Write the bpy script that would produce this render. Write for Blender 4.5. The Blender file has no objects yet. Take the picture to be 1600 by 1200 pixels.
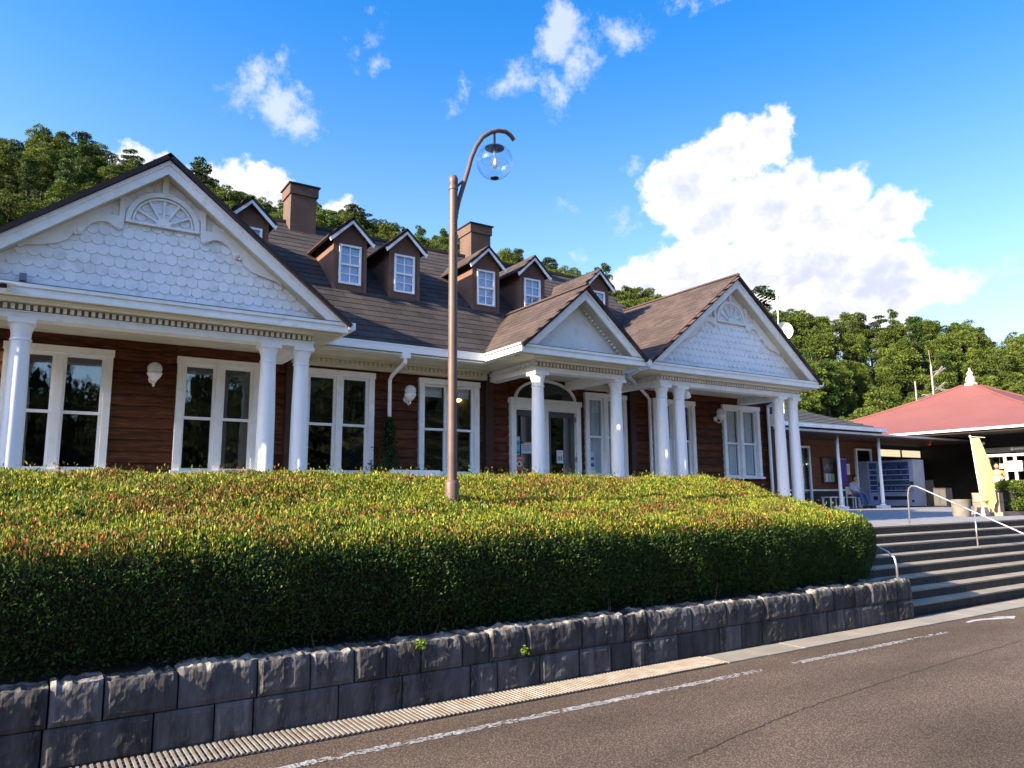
import bpy, math, random
import numpy as np
from mathutils import Vector, Matrix
from math import sin, cos, pi, radians as rad

random.seed(7)
rng = np.random.default_rng(7)
S = bpy.context.scene
COL = S.collection

# ------------------------------------------------------------------ camera
EYE = Vector((0, 0, 1.65))
yaw, pit, rol = rad(56.92), rad(8.66), rad(-0.466)
f = Vector((cos(yaw)*cos(pit), sin(yaw)*cos(pit), sin(pit)))
r0 = Vector((sin(yaw), -cos(yaw), 0)); u0 = r0.cross(f)
r1 = cos(rol)*r0 + sin(rol)*u0; u1 = -sin(rol)*r0 + cos(rol)*u0
cam = bpy.data.cameras.new('camera'); camo = bpy.data.objects.new('camera', cam); COL.objects.link(camo)
camo.matrix_world = Matrix(((r1.x, u1.x, -f.x, EYE.x), (r1.y, u1.y, -f.y, EYE.y), (r1.z, u1.z, -f.z, EYE.z), (0, 0, 0, 1)))
cam.sensor_fit = 'HORIZONTAL'; cam.sensor_width = 36; cam.lens = 36*1150/1600
cam.clip_start = 0.05; cam.clip_end = 3000
S.camera = camo

# ------------------------------------------------------------------ light
SUN_EL, SUN_A = 22.5, -0.6          # sun low on the left, almost along the facade
to_sun = Vector((-cos(rad(SUN_A))*cos(rad(SUN_EL)), sin(rad(SUN_A))*cos(rad(SUN_EL)), sin(rad(SUN_EL))))
sl = bpy.data.lights.new('sun', 'SUN'); sl.energy = 3.75; sl.angle = rad(0.53); sl.color = (1.0, 0.85, 0.66)
so = bpy.data.objects.new('sun', sl); COL.objects.link(so)
so.rotation_euler = to_sun.to_track_quat('Z', 'Y').to_euler(); so.location = (0, 0, 60)
S.view_settings.view_transform = 'Standard'; S.view_settings.look = 'None'
S.view_settings.gamma = 1; S.view_settings.use_curve_mapping = False
S.view_settings.exposure = 2.1
S.cycles.max_bounces = 7; S.cycles.diffuse_bounces = 3; S.cycles.glossy_bounces = 3; S.cycles.transparent_max_bounces = 10

W = bpy.data.worlds.new('World'); S.world = W; W.use_nodes = True
nt = W.node_tree; N = nt.nodes; Lk = nt.links; N.clear()
def nd(t, **k):
    n = N.new(t)
    for a, b in k.items(): setattr(n, a, b)
    return n
def M_(op, a, b=None, c=None, clamp=False):
    n = N.new('ShaderNodeMath'); n.operation = op; n.use_clamp = clamp
    for i, v in enumerate((a, b, c)):
        if v is None: continue
        if isinstance(v, (int, float)): n.inputs[i].default_value = v
        else: Lk.new(v, n.inputs[i])
    return n.outputs[0]
out = nd('ShaderNodeOutputWorld'); bg = nd('ShaderNodeBackground'); Lk.new(bg.outputs[0], out.inputs[0])
bg.inputs[1].default_value = 0.12
sky = nd('ShaderNodeTexSky', sky_type='NISHITA', sun_disc=False)
sky.sun_elevation = rad(SUN_EL); sky.sun_rotation = math.atan2(to_sun.x, to_sun.y)
sky.altitude = 200; sky.air_density = 1.0; sky.dust_density = 1.3; sky.ozone_density = 2.2
hs = nd('ShaderNodeHueSaturation'); hs.inputs['Saturation'].default_value = 1.36; hs.inputs['Value'].default_value = 0.97
hs.inputs['Hue'].default_value = 0.506
Lk.new(sky.outputs[0], hs.inputs['Color'])
tc = nd('ShaderNodeTexCoord'); sp = nd('ShaderNodeSeparateXYZ'); Lk.new(tc.outputs['Generated'], sp.inputs[0])
# the sky is a little deeper opposite the sun, all the way round
adot = nd('ShaderNodeVectorMath', operation='DOT_PRODUCT'); Lk.new(tc.outputs['Generated'], adot.inputs[0]); adot.inputs[1].default_value = tuple(-to_sun)
deep = nd('ShaderNodeMapRange'); Lk.new(adot.outputs['Value'], deep.inputs[0]); deep.inputs[1].default_value = -0.9; deep.inputs[2].default_value = 0.95
deep.inputs[3].default_value = 1.0; deep.inputs[4].default_value = 0.60; Lk.new(deep.outputs[0], hs.inputs['Value'])
az = M_('MULTIPLY', M_('ARCTAN2', sp.outputs[1], sp.outputs[0]), 57.29578)
el = M_('MULTIPLY', M_('ARCSINE', sp.outputs[2]), 57.29578)
sat = nd('ShaderNodeMapRange', interpolation_type='SMOOTHSTEP'); Lk.new(el, sat.inputs[0]); sat.inputs[1].default_value = 6; sat.inputs[2].default_value = 38
sat.inputs[3].default_value = 1.06; sat.inputs[4].default_value = 1.42; Lk.new(sat.outputs[0], hs.inputs['Saturation'])
azc = M_('MULTIPLY', az, -0.9)
cmb = nd('ShaderNodeCombineXYZ'); Lk.new(azc, cmb.inputs[0]); Lk.new(el, cmb.inputs[1])
def noise(vec, scale, detail=6, rough=0.6, off=0.0):
    n = nd('ShaderNodeTexNoise'); n.inputs['Scale'].default_value = scale; n.inputs['Detail'].default_value = detail
    n.inputs['Roughness'].default_value = rough
    if off:
        a = nd('ShaderNodeVectorMath', operation='ADD'); a.inputs[1].default_value = (off, off*1.7, off*0.3)
        Lk.new(vec, a.inputs[0]); vec = a.outputs[0]
    Lk.new(vec, n.inputs['Vector']); return n
wn = noise(cmb.outputs[0], 0.42, 5, 0.55, 11)
vm = nd('ShaderNodeVectorMath', operation='MULTIPLY_ADD')
Lk.new(wn.outputs['Color'], vm.inputs[0]); vm.inputs[1].default_value = (3.2, 3.2, 0); vm.inputs[2].default_value = (-1.6, -1.6, 0)
va = nd('ShaderNodeVectorMath', operation='ADD'); Lk.new(cmb.outputs[0], va.inputs[0]); Lk.new(vm.outputs[0], va.inputs[1])
ws = nd('ShaderNodeSeparateXYZ'); Lk.new(va.outputs[0], ws.inputs[0])
def blobs(lst, px, py):
    acc = None
    for (a, e, ra, re, *rot) in lst:
        dx = M_('SUBTRACT', px, -0.9*a); dy = M_('SUBTRACT', py, e)
        if rot:
            c_, s_ = cos(rad(rot[0])), sin(rad(rot[0]))
            dx, dy = M_('ADD', M_('MULTIPLY', dx, c_), M_('MULTIPLY', dy, s_)), M_('SUBTRACT', M_('MULTIPLY', dy, c_), M_('MULTIPLY', dx, s_))
        dx = M_('DIVIDE', dx, ra); dy = M_('DIVIDE', dy, re)
        d = M_('SUBTRACT', 1.0, M_('SQRT', M_('ADD', M_('MULTIPLY', dx, dx), M_('MULTIPLY', dy, dy))))
        d = M_('MULTIPLY', d, min(ra, re))
        acc = d if acc is None else M_('SMOOTH_MAX', acc, d, 0.35)
    return acc
CUM = [(31.6, 21.0, 1.9, 1.7), (28.4, 19.0, 1.9, 1.8), (35.0, 22.2, 1.8, 1.6), (39.3, 24.6, 2.7, 2.3), (36.3, 25.6, 1.7, 1.9), (43.2, 22.8, 3.0, 2.5), (40.6, 20.3, 3.4, 2.6), (36.5, 20.6, 2.8, 2.6), (33.0, 19.6, 3.0, 2.6),
       (30.2, 18.2, 2.2, 2.2), (34.0, 16.0, 4.5, 3.0), (29.5, 14.6, 3.2, 3.0), (26.3, 13.8, 1.9, 1.3), (38.4, 16.0, 3.0, 2.6), (43.2, 16.6, 2.6, 2.2), (46.3, 15.8, 2.6, 1.9),
       (49.5, 15.2, 1.6, 1.4), (32.3, 12.3, 4, 2.5), (40, 13, 5, 2), (46, 13, 4, 1.6),
       (84.5, 22.6, 2.2, 1.5), (79.6, 22.4, 2.6, 1.6), (76.2, 22.1, 2.0, 2.1), (70.6, 20.3, 1.7, 1.7),
       (140, 22, 6, 3), (150, 20, 8, 4), (-20, 18, 8, 4), (-60, 28, 8, 4), (-95, 38, 9, 5), (-125, 24, 9, 4), (-100, 62, 9, 5), (10, 50, 8, 4), (-30, 44, 9, 5)]  # clouds out of view, mostly added to raise fill light on the facade
fld = blobs(CUM, ws.outputs[0], ws.outputs[1])
n2 = noise(cmb.outputs[0], 1.6, 8, 0.62, 3)
def billow(off=None):
    v = cmb.outputs[0]
    if off:
        a = nd('ShaderNodeVectorMath', operation='ADD'); a.inputs[1].default_value = off; Lk.new(v, a.inputs[0]); v = a.outputs[0]
    b = noise(v, 0.62, 6, 0.52, 17)
    return M_('SUBTRACT', 1.0, M_('ABSOLUTE', M_('MULTIPLY_ADD', b.outputs[0], 3.4, -1.7)))
b0 = billow(); b1 = billow((-0.55, 0.55, 0))
dens = M_('ADD', M_('ADD', fld, M_('MULTIPLY_ADD', b0, 0.75, -0.30)), M_('MULTIPLY_ADD', n2.outputs[0], 0.50, -0.25))
mask = nd('ShaderNodeMapRange', interpolation_type='SMOOTHSTEP'); Lk.new(dens, mask.inputs[0])
mask.inputs[1].default_value = -0.05; mask.inputs[2].default_value = 0.7
n3 = noise(cmb.outputs[0], 0.33, 6, 0.55, 21)
# thick parts seen from below are a little greyer than the sunlit rims; billows are shaded away from the sun
rel = M_('MULTIPLY', M_('SUBTRACT', b1, b0), 1.5)
body = nd('ShaderNodeMapRange', interpolation_type='SMOOTHSTEP')
Lk.new(M_('ADD', M_('ADD', fld, M_('MULTIPLY', M_('SUBTRACT', n3.outputs[0], 0.5), 3.6)), rel), body.inputs[0])
body.inputs[1].default_value = 0.3; body.inputs[2].default_value = 3.2
cm = nd('ShaderNodeMixRGB'); Lk.new(body.outputs[0], cm.inputs[0])
cm.inputs[1].default_value = (2.15, 2.17, 2.24, 1); cm.inputs[2].default_value = (1.5, 1.6, 2.0, 1)
WISP = [(68.9, 33.2, 0.45, 1.9, -25), (68.0, 31.8, 0.7, 0.8), (77.2, 29.8, 1.2, 3.0, -40), (75.2, 28.4, 2.1, 1.9), (74.0, 27.2, 2.0, 1.5), (79.5, 28.6, 1.0, .5),
        (60.9, 30.7, 0.8, 0.7), (61.6, 29.2, 0.8, 0.6), (56.4, 31.2, 2.4, 1.2, 20), (53.4, 30.2, 1.2, 2.1, 20), (52.5, 34.2, 2.4, 2.2), (51.0, 31.8, 1.4, 2.1, -20),
        (47.6, 33.8, 2.2, 1.4), (41.2, 35.4, 2.6, 1.0), (47.2, 24.7, 0.8, 0.8), (52.2, 22.0, 0.9, .35, -40), (47.8, 20.8, 1.2, .8, -40), (51.3, 18.4, 0.9, 0.8), (22.4, 14.3, 1.8, 0.9, 10),
        (20.6, 13.8, 1.6, 0.7), (100, 30, 4, 2), (120, 34, 6, 3), (-10, 30, 6, 2), (-90, 32, 8, 3), (-150, 28, 8, 3)]
wf = blobs(WISP, ws.outputs[0], ws.outputs[1])
n4 = noise(cmb.outputs[0], 1.1, 8, 0.68, 40)
wd = M_('ADD', wf, M_('MULTIPLY', M_('SUBTRACT', n4.outputs[0], 0.47), 2.6))
wm = nd('ShaderNodeMapRange', interpolation_type='SMOOTHSTEP'); Lk.new(wd, wm.inputs[0])
wm.inputs[1].default_value = 0.0; wm.inputs[2].default_value = 1.5; wm.inputs[4].default_value = 0.75
m1 = nd('ShaderNodeMixRGB'); Lk.new(wm.outputs[0], m1.inputs[0]); Lk.new(hs.outputs[0], m1.inputs[1]); m1.inputs[2].default_value = (1.75, 1.9, 2.4, 1)
m2 = nd('ShaderNodeMixRGB'); Lk.new(mask.outputs[0], m2.inputs[0]); Lk.new(m1.outputs[0], m2.inputs[1]); Lk.new(cm.outputs[0], m2.inputs[2])
Lk.new(m2.outputs[0], bg.inputs[0])

# ------------------------------------------------------------------ materials
def mat(name, c1, c2=None, rough=0.7, scale=3.0, stretch=(1, 1, 1), bump=0.0, bscale=None, rnd=0.0, metal=0.0, spec=0.4,
        detail=5, c3=None, s3=40, lo=0.35, hi=0.65, attr=None, coord='geo', emit=None, trans=0.0):
    m = bpy.data.materials.new(name); m.use_nodes = True
    t = m.node_tree; n = t.nodes; l = t.links
    b = n['Principled BSDF']; b.inputs['Roughness'].default_value = rough; b.inputs['Metallic'].default_value = metal
    b.inputs['Specular IOR Level'].default_value = spec
    c1 = (*c1, 1)
    if coord == 'geo': g = n.new('ShaderNodeNewGeometry').outputs['Position']
    else: g = n.new('ShaderNodeTexCoord').outputs['Object']
    mp = n.new('ShaderNodeMapping'); mp.inputs['Scale'].default_value = stretch; l.new(g, mp.inputs[0])
    last = None
    if attr:
        a = n.new('ShaderNodeAttribute'); a.attribute_name = attr; last = a.outputs['Color']
    elif c2 is not None:
        no = n.new('ShaderNodeTexNoise'); no.inputs['Scale'].default_value = scale; no.inputs['Detail'].default_value = detail
        l.new(mp.outputs[0], no.inputs['Vector'])
        mr = n.new('ShaderNodeMapRange'); mr.inputs[1].default_value = lo; mr.inputs[2].default_value = hi; l.new(no.outputs[0], mr.inputs[0])
        mx = n.new('ShaderNodeMixRGB'); mx.inputs[1].default_value = c1; mx.inputs[2].default_value = (*c2, 1); l.new(mr.outputs[0], mx.inputs[0])
        last = mx.outputs[0]
        if c3 is not None:
            no2 = n.new('ShaderNodeTexNoise'); no2.inputs['Scale'].default_value = s3; no2.inputs['Detail'].default_value = 3; l.new(mp.outputs[0], no2.inputs['Vector'])
            mr2 = n.new('ShaderNodeMapRange'); mr2.inputs[1].default_value = 0.52; mr2.inputs[2].default_value = 0.68; l.new(no2.outputs[0], mr2.inputs[0])
            mx2 = n.new('ShaderNodeMixRGB'); l.new(mr2.outputs[0], mx2.inputs[0]); l.new(last, mx2.inputs[1]); mx2.inputs[2].default_value = (*c3, 1); last = mx2.outputs[0]
    if rnd:
        oi = n.new('ShaderNodeObjectInfo'); h = n.new('ShaderNodeHueSaturation')
        mr3 = n.new('ShaderNodeMapRange'); mr3.inputs[3].default_value = 1-rnd; mr3.inputs[4].default_value = 1+rnd; l.new(oi.outputs['Random'], mr3.inputs[0])
        l.new(mr3.outputs[0], h.inputs['Value'])
        if last is None: h.inputs['Color'].default_value = c1
        else: l.new(last, h.inputs['Color'])
        last = h.outputs[0]
    if last is None: b.inputs['Base Color'].default_value = c1
    else: l.new(last, b.inputs['Base Color'])
    if bump:
        nb = n.new('ShaderNodeTexNoise'); nb.inputs['Scale'].default_value = bscale or scale*4; nb.inputs['Detail'].default_value = 6
        l.new(mp.outputs[0], nb.inputs['Vector'])
        bp = n.new('ShaderNodeBump'); bp.inputs['Strength'].default_value = bump; bp.inputs['Distance'].default_value = 0.02
        l.new(nb.outputs[0], bp.inputs['Height']); l.new(bp.outputs[0], b.inputs['Normal'])
    if emit: b.inputs['Emission Color'].default_value = (*emit[0], 1); b.inputs['Emission Strength'].default_value = emit[1]
    if trans:
        tl = n.new('ShaderNodeBsdfTranslucent'); ms = n.new('ShaderNodeMixShader'); ms.inputs[0].default_value = trans
        l.new(last, tl.inputs[0]) if last is not None else setattr(tl.inputs[0], 'default_value', c1)
        l.new(b.outputs[0], ms.inputs[1]); l.new(tl.outputs[0], ms.inputs[2]); l.new(ms.outputs[0], n['Material Output'].inputs[0])
    return m
def glassmat(name, tint, base=0.10, rough=0.01):
    m = bpy.data.materials.new(name); m.use_nodes = True; t = m.node_tree; n = t.nodes; l = t.links
    n.remove(n['Principled BSDF'])
    fr = n.new('ShaderNodeLayerWeight'); fr.inputs[0].default_value = 0.5
    pw = n.new('ShaderNodeMath'); pw.operation = 'POWER'; pw.inputs[1].default_value = 4; l.new(fr.outputs['Facing'], pw.inputs[0])
    a = n.new('ShaderNodeMath'); a.operation = 'ADD'; a.use_clamp = True; a.inputs[1].default_value = base; l.new(pw.outputs[0], a.inputs[0])
    tr = n.new('ShaderNodeBsdfTransparent'); tr.inputs[0].default_value = (*tint, 1)
    gl = n.new('ShaderNodeBsdfGlossy'); gl.inputs['Roughness'].default_value = rough; gl.inputs[0].default_value = (0.9, 0.95, 1, 1)
    nb = n.new('ShaderNodeTexNoise'); nb.inputs['Scale'].default_value = 1.6; bp = n.new('ShaderNodeBump'); bp.inputs['Strength'].default_value = 0.06; bp.inputs['Distance'].default_value = 0.03
    l.new(nb.outputs[0], bp.inputs['Height']); l.new(bp.outputs[0], gl.inputs['Normal'])
    ms = n.new('ShaderNodeMixShader'); l.new(a.outputs[0], ms.inputs[0]); l.new(tr.outputs[0], ms.inputs[1]); l.new(gl.outputs[0], ms.inputs[2])
    l.new(ms.outputs[0], n['Material Output'].inputs[0]); return m

WHITE = mat('white_paint', (0.93, 0.93, 0.92), (0.83, 0.85, 0.83), rough=0.45, scale=2.2, bump=0.05, bscale=30, c3=(0.80, 0.81, 0.74), s3=7)
WHITE2 = mat('white_paint_clean', (0.93, 0.93, 0.93), (0.88, 0.89, 0.90), rough=0.35, scale=1.5)
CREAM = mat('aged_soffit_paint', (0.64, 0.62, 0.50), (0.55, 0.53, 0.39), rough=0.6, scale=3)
SCALE = mat('painted_shingle', (0.92, 0.93, 0.94), (0.84, 0.87, 0.90), rough=0.5, scale=1.6, rnd=0.045, bump=0.08, bscale=40, c3=(0.74, 0.77, 0.76), s3=9)
LOG = mat('stained_log_siding', (0.108, 0.037, 0.016), (0.050, 0.019, 0.010), rough=0.7, scale=3.0, stretch=(1, 1, 14), bump=0.25, bscale=9, rnd=0.28, c3=(0.17, 0.060, 0.024), s3=5, spec=0.15)
DARKWOOD = mat('dark_brown_wood', (0.055, 0.022, 0.014), (0.035, 0.016, 0.011), rough=0.6, scale=4, stretch=(1, 1, 8), bump=0.15)
SHING = mat('roof_shingle_brown', (0.046, 0.037, 0.034), (0.030, 0.025, 0.025), rough=0.85, scale=1.2, bump=0.5, bscale=140, rnd=0.36, c3=(0.085, 0.068, 0.06), s3=60)
SHING2 = mat('roof_shingle_warm', (0.072, 0.050, 0.043), (0.052, 0.037, 0.033), rough=0.9, scale=1.0, bump=0.5, bscale=150, c3=(0.088, 0.063, 0.054), s3=70)
EDGE = mat('roof_edge_dark', (0.028, 0.018, 0.017), (0.02, 0.014, 0.014), rough=0.7, scale=6)
STUCCO = mat('brown_stucco', (0.185, 0.105, 0.072), (0.14, 0.08, 0.057), rough=0.9, scale=2, bump=0.3, bscale=90, c3=(0.15, 0.08, 0.06), s3=8)
STUCCO2 = mat('chimney_stucco', (0.125, 0.078, 0.058), (0.095, 0.060, 0.047), rough=0.9, scale=2, bump=0.3, bscale=90)
GLASS = glassmat('window_glass', (0.93, 0.95, 0.95), 0.11)
GLASS2 = glassmat('dormer_glass', (0.93, 0.95, 1.0), 0.10)
GLOBE = bpy.data.materials.new('clear_globe'); GLOBE.use_nodes = True
def _globe():
    n = GLOBE.node_tree.nodes; l = GLOBE.node_tree.links; n.remove(n['Principled BSDF'])
    lw = n.new('ShaderNodeLayerWeight'); lw.inputs[0].default_value = 0.5
    p = n.new('ShaderNodeMath'); p.operation = 'POWER'; p.inputs[1].default_value = 5; l.new(lw.outputs['Facing'], p.inputs[0])
    m = n.new('ShaderNodeMath'); m.operation = 'MULTIPLY_ADD'; m.inputs[1].default_value = 0.45; m.inputs[2].default_value = 0.035; l.new(p.outputs[0], m.inputs[0])
    tr = n.new('ShaderNodeBsdfTransparent'); tr.inputs[0].default_value = (.97, .98, .985, 1); gl = n.new('ShaderNodeBsdfGlossy'); gl.inputs['Roughness'].default_value = 0.03
    ms = n.new('ShaderNodeMixShader'); l.new(m.outputs[0], ms.inputs[0]); l.new(tr.outputs[0], ms.inputs[1]); l.new(gl.outputs[0], ms.inputs[2]); l.new(ms.outputs[0], n['Material Output'].inputs[0])
_globe()
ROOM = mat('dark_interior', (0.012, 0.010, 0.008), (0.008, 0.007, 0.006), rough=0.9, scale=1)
CURT = mat('sky_tinted_curtain', (0.84, 0.89, 0.96), (0.74, 0.80, 0.88), rough=0.9, scale=5, stretch=(9, 1, 0.3))  # white cloth, with the blue of the reflected sky put into its colour
ASPH = mat('worn_asphalt', (0.155, 0.108, 0.080), (0.205, 0.145, 0.108), rough=0.93, scale=0.5, bump=0.9, bscale=190, c3=(0.36, 0.29, 0.22), s3=110, lo=0.3, hi=0.7, spec=0.25)
PAINT = mat('white_road_paint', (0.5, 0.5, 0.5), (0.3, 0.29, 0.27), rough=0.8, scale=10, bump=0.4, bscale=120)
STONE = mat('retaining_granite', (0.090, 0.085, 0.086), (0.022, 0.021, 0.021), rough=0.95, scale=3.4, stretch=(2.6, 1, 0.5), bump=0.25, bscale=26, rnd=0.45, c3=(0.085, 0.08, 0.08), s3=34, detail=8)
CONC = mat('pale_concrete', (0.30, 0.27, 0.22), (0.22, 0.20, 0.165), rough=0.9, scale=2, bump=0.25, bscale=60)
STEEL = mat('galvanised_grating', (0.34, 0.32, 0.29), (0.26, 0.215, 0.17), rough=0.5, scale=8, metal=0.3)
PIPE = mat('stainless_rail', (0.62, 0.62, 0.62), (0.5, 0.5, 0.5), rough=0.28, scale=10, metal=0.85)
SOIL = mat('dark_soil', (0.03, 0.024, 0.018), (0.015, 0.013, 0.011), rough=1, scale=5, bump=0.6)
LAMPB = mat('brown_lamp_paint', (0.125, 0.080, 0.064), (0.10, 0.065, 0.054), rough=0.5, scale=5)
REDR = mat('red_roof_metal', (0.205, 0.074, 0.064), (0.185, 0.066, 0.057), rough=0.75, scale=0.6, bump=0.1, bscale=20)
GREYR = mat('grey_slate_roof', (0.13, 0.125, 0.115), (0.09, 0.088, 0.085), rough=0.8, scale=2, bump=0.3, bscale=60)
BLACK = mat('black', (0.012, 0.012, 0.012), rough=0.6)
PAVE = mat('terrace_paving', (0.30, 0.30, 0.31), (0.24, 0.24, 0.26), rough=0.85, scale=1.4, bump=0.15, bscale=50)
GRND = mat('ground_earth', (0.07, 0.065, 0.04), (0.05, 0.06, 0.03), rough=1, scale=0.3)
HILLM = mat('hill_floor', (0.02, 0.026, 0.01), (0.03, 0.035, 0.014), rough=1, scale=0.2)
BARK = mat('bark', (0.07, 0.05, 0.035), (0.04, 0.03, 0.022), rough=1, scale=4)

def toned(m, k):
    n = m.node_tree.nodes; l = m.node_tree.links; b = n['Principled BSDF']; src = b.inputs['Base Color'].links[0].from_socket
    a = n.new('ShaderNodeAttribute'); a.attribute_name = 'tone'
    x = n.new('ShaderNodeMath'); x.operation = 'MULTIPLY_ADD'; x.inputs[1].default_value = k; x.inputs[2].default_value = 1; l.new(a.outputs['Fac'], x.inputs[0])
    h = n.new('ShaderNodeHueSaturation'); l.new(src, h.inputs['Color']); l.new(x.outputs[0], h.inputs['Value']); l.new(h.outputs[0], b.inputs['Base Color'])
toned(SHING, 0.5); toned(SHING2, 0.5)
# ------------------------------------------------------------------ builders
class MB:
    def __init__(s): s.v = []; s.f = []
    def add(s, vs, fs):
        o = len(s.v); s.v += [tuple(p) for p in vs]; s.f += [tuple(o+i for i in q) for q in fs]; return s
    def box(s, x0, x1, y0, y1, z0, z1):
        return s.add([(x0, y0, z0), (x1, y0, z0), (x1, y1, z0), (x0, y1, z0), (x0, y0, z1), (x1, y0, z1), (x1, y1, z1), (x0, y1, z1)],
                     [(0, 3, 2, 1), (4, 5, 6, 7), (0, 1, 5, 4), (1, 2, 6, 5), (2, 3, 7, 6), (3, 0, 4, 7)])
    def prism(s, poly, ax, a0, a1):
        """polygon given in the two axes left after ax ('x': y,z  'y': x,z  'z': x,y)"""
        n = len(poly)
        def P(p, a):
            return {'x': (a, p[0], p[1]), 'y': (p[0], a, p[1]), 'z': (p[0], p[1], a)}[ax]
        return s.add([P(p, a0) for p in poly]+[P(p, a1) for p in poly],
                     [tuple(range(n))[::-1], tuple(range(n, 2*n))]+[(i, (i+1) % n, n+(i+1) % n, n+i) for i in range(n)])
    def slab(s, quad, th):
        """a quad (4 points) thickened downwards along its normal"""
        q = [Vector(p) for p in quad]; nn = (q[1]-q[0]).cross(q[3]-q[0]).normalized()
        if nn.z < 0: nn = -nn
        b = [p-nn*th for p in q]
        return s.add(q+b, [(0, 1, 2, 3), (7, 6, 5, 4), (0, 4, 5, 1), (1, 5, 6, 2), (2, 6, 7, 3), (3, 7, 4, 0)])
    def bar(s, a, b, w, h=None, up=(0, 0, 1)):
        h = h or w; a = Vector(a); b = Vector(b); d = (b-a).normalized(); u = Vector(up)
        if abs(d.dot(u)) > 0.98: u = Vector((0, 1, 0))
        sd = d.cross(u).normalized()*w/2; uu = sd.cross(d).normalized()*h/2
        vs = [a-sd-uu, a+sd-uu, a+sd+uu, a-sd+uu, b-sd-uu, b+sd-uu, b+sd+uu, b-sd+uu]
        return s.add(vs, [(0, 1, 2, 3), (7, 6, 5, 4), (0, 4, 5, 1), (1, 5, 6, 2), (2, 6, 7, 3), (3, 7, 4, 0)])
    def tube(s, pts, r, n=10, cap=True):
        pts = [Vector(p) for p in pts]; R = r if isinstance(r, (list, tuple)) else [r]*len(pts)
        ref = Vector((0, 0, 1)); o = len(s.v); pu = None
        for i, p in enumerate(pts):
            d = (pts[min(i+1, len(pts)-1)]-pts[max(i-1, 0)]).normalized()
            u = (pu if pu is not None else (ref if abs(d.z) < 0.9 else Vector((1, 0, 0))))
            u = (u-d*u.dot(d)).normalized(); pu = u; w = d.cross(u)
            for k in range(n):
                a = 2*pi*k/n; s.v.append(tuple(p+(u*cos(a)+w*sin(a))*R[i]))
        for i in range(len(pts)-1):
            for k in range(n):
                a, b = o+i*n+k, o+i*n+(k+1) % n; s.f.append((a, b, b+n, a+n))
        if cap:
            s.f.append(tuple(o+k for k in range(n))[::-1]); s.f.append(tuple(o+(len(pts)-1)*n+k for k in range(n)))
        return s
    def lathe(s, prof, c=(0, 0, 0), n=24, cap=True):
        o = len(s.v)
        for (r, z) in prof:
            for k in range(n):
                a = 2*pi*k/n; s.v.append((c[0]+r*cos(a), c[1]+r*sin(a), c[2]+z))
        for i in range(len(prof)-1):
            for k in range(n):
                a, b = o+i*n+k, o+i*n+(k+1) % n; s.f.append((a, b, b+n, a+n))
        if cap:
            s.f.append(tuple(o+k for k in range(n))[::-1]); s.f.append(tuple(o+(len(prof)-1)*n+k for k in range(n)))
        return s
    def sphere(s, c, r, n=16, m=10, sc=(1, 1, 1)):
        o = len(s.v); s.v.append((c[0], c[1], c[2]-r*sc[2]))
        for i in range(1, m):
            t = -pi/2+pi*i/m
            for k in range(n):
                a = 2*pi*k/n; s.v.append((c[0]+r*sc[0]*cos(t)*cos(a), c[1]+r*sc[1]*cos(t)*sin(a), c[2]+r*sc[2]*sin(t)))
        s.v.append((c[0], c[1], c[2]+r*sc[2])); top = len(s.v)-1
        for k in range(n):
            s.f.append((o, o+1+(k+1) % n, o+1+k)); s.f.append((top, o+1+(m-2)*n+k, o+1+(m-2)*n+(k+1) % n))
        for i in range(m-2):
            for k in range(n):
                a, b = o+1+i*n+k, o+1+i*n+(k+1) % n; s.f.append((a, b, b+n, a+n))
        return s
    def mesh(s, name, m, smooth=False, off=(0, 0, 0)):
        me = bpy.data.meshes.new(name)
        me.from_pydata([(x-off[0], y-off[1], z-off[2]) for x, y, z in s.v], [], s.f)
        if m: me.materials.append(m)
        if smooth: me.polygons.foreach_set('use_smooth', [True]*len(me.polygons))
        me.update(); return me
ORI = {}
def link(name, me, parent=None, loc=(0, 0, 0), rot=None, scl=None, kind=None, label=None):
    o = bpy.data.objects.new(name, me); COL.objects.link(o); o.location = loc
    if rot is not None: o.rotation_euler = rot
    if scl is not None: o.scale = scl
    if parent is not None: o.parent = parent
    if kind: o['kind'] = kind
    if label: o['label'] = label
    return o
def build(mb, name, m, parent=None, smooth=False, kind=None, label=None, local=False):
    """mb holds world coordinates; the object is put at its parent's origin"""
    off = (0, 0, 0) if local or parent is None else ORI.get(parent.name, (0, 0, 0))
    me = mb.mesh(name, m, smooth, off)
    o = link(name, me, parent, kind=kind, label=label); ORI[o.name] = off; return o
def thing(name, label, cat, loc=(0, 0, 0), rotz=0, group=None):
    o = bpy.data.objects.new(name, None); COL.objects.link(o); o.location = loc; o.rotation_euler = (0, 0, rotz)
    o['label'] = label; o['category'] = cat
    if group: o['group'] = group
    ORI[o.name] = tuple(loc); return o
def tag(o, label, cat, group=None):
    o['label'] = label; o['category'] = cat
    if group: o['group'] = group
    return o
def smooth_by(o, ang=35):
    me = o.data; me.polygons.foreach_set('use_smooth', [True]*len(me.polygons)); me.set_sharp_from_angle(angle=rad(ang))

DK = 1.06
# ================================================================== SETTING
g = build(MB().add([(-700, -700, -0.06), (700, -700, -0.06), (700, 700, -0.06), (-700, 700, -0.06)], [(0, 1, 2, 3)]), 'ground', GRND, kind='structure')
road = build(MB().add([(-60, -22, 0), (90, -22, 0), (90, 5.66, 0), (-60, 5.66, 0)], [(0, 1, 2, 3)]), 'road', ASPH, kind='structure')
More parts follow.
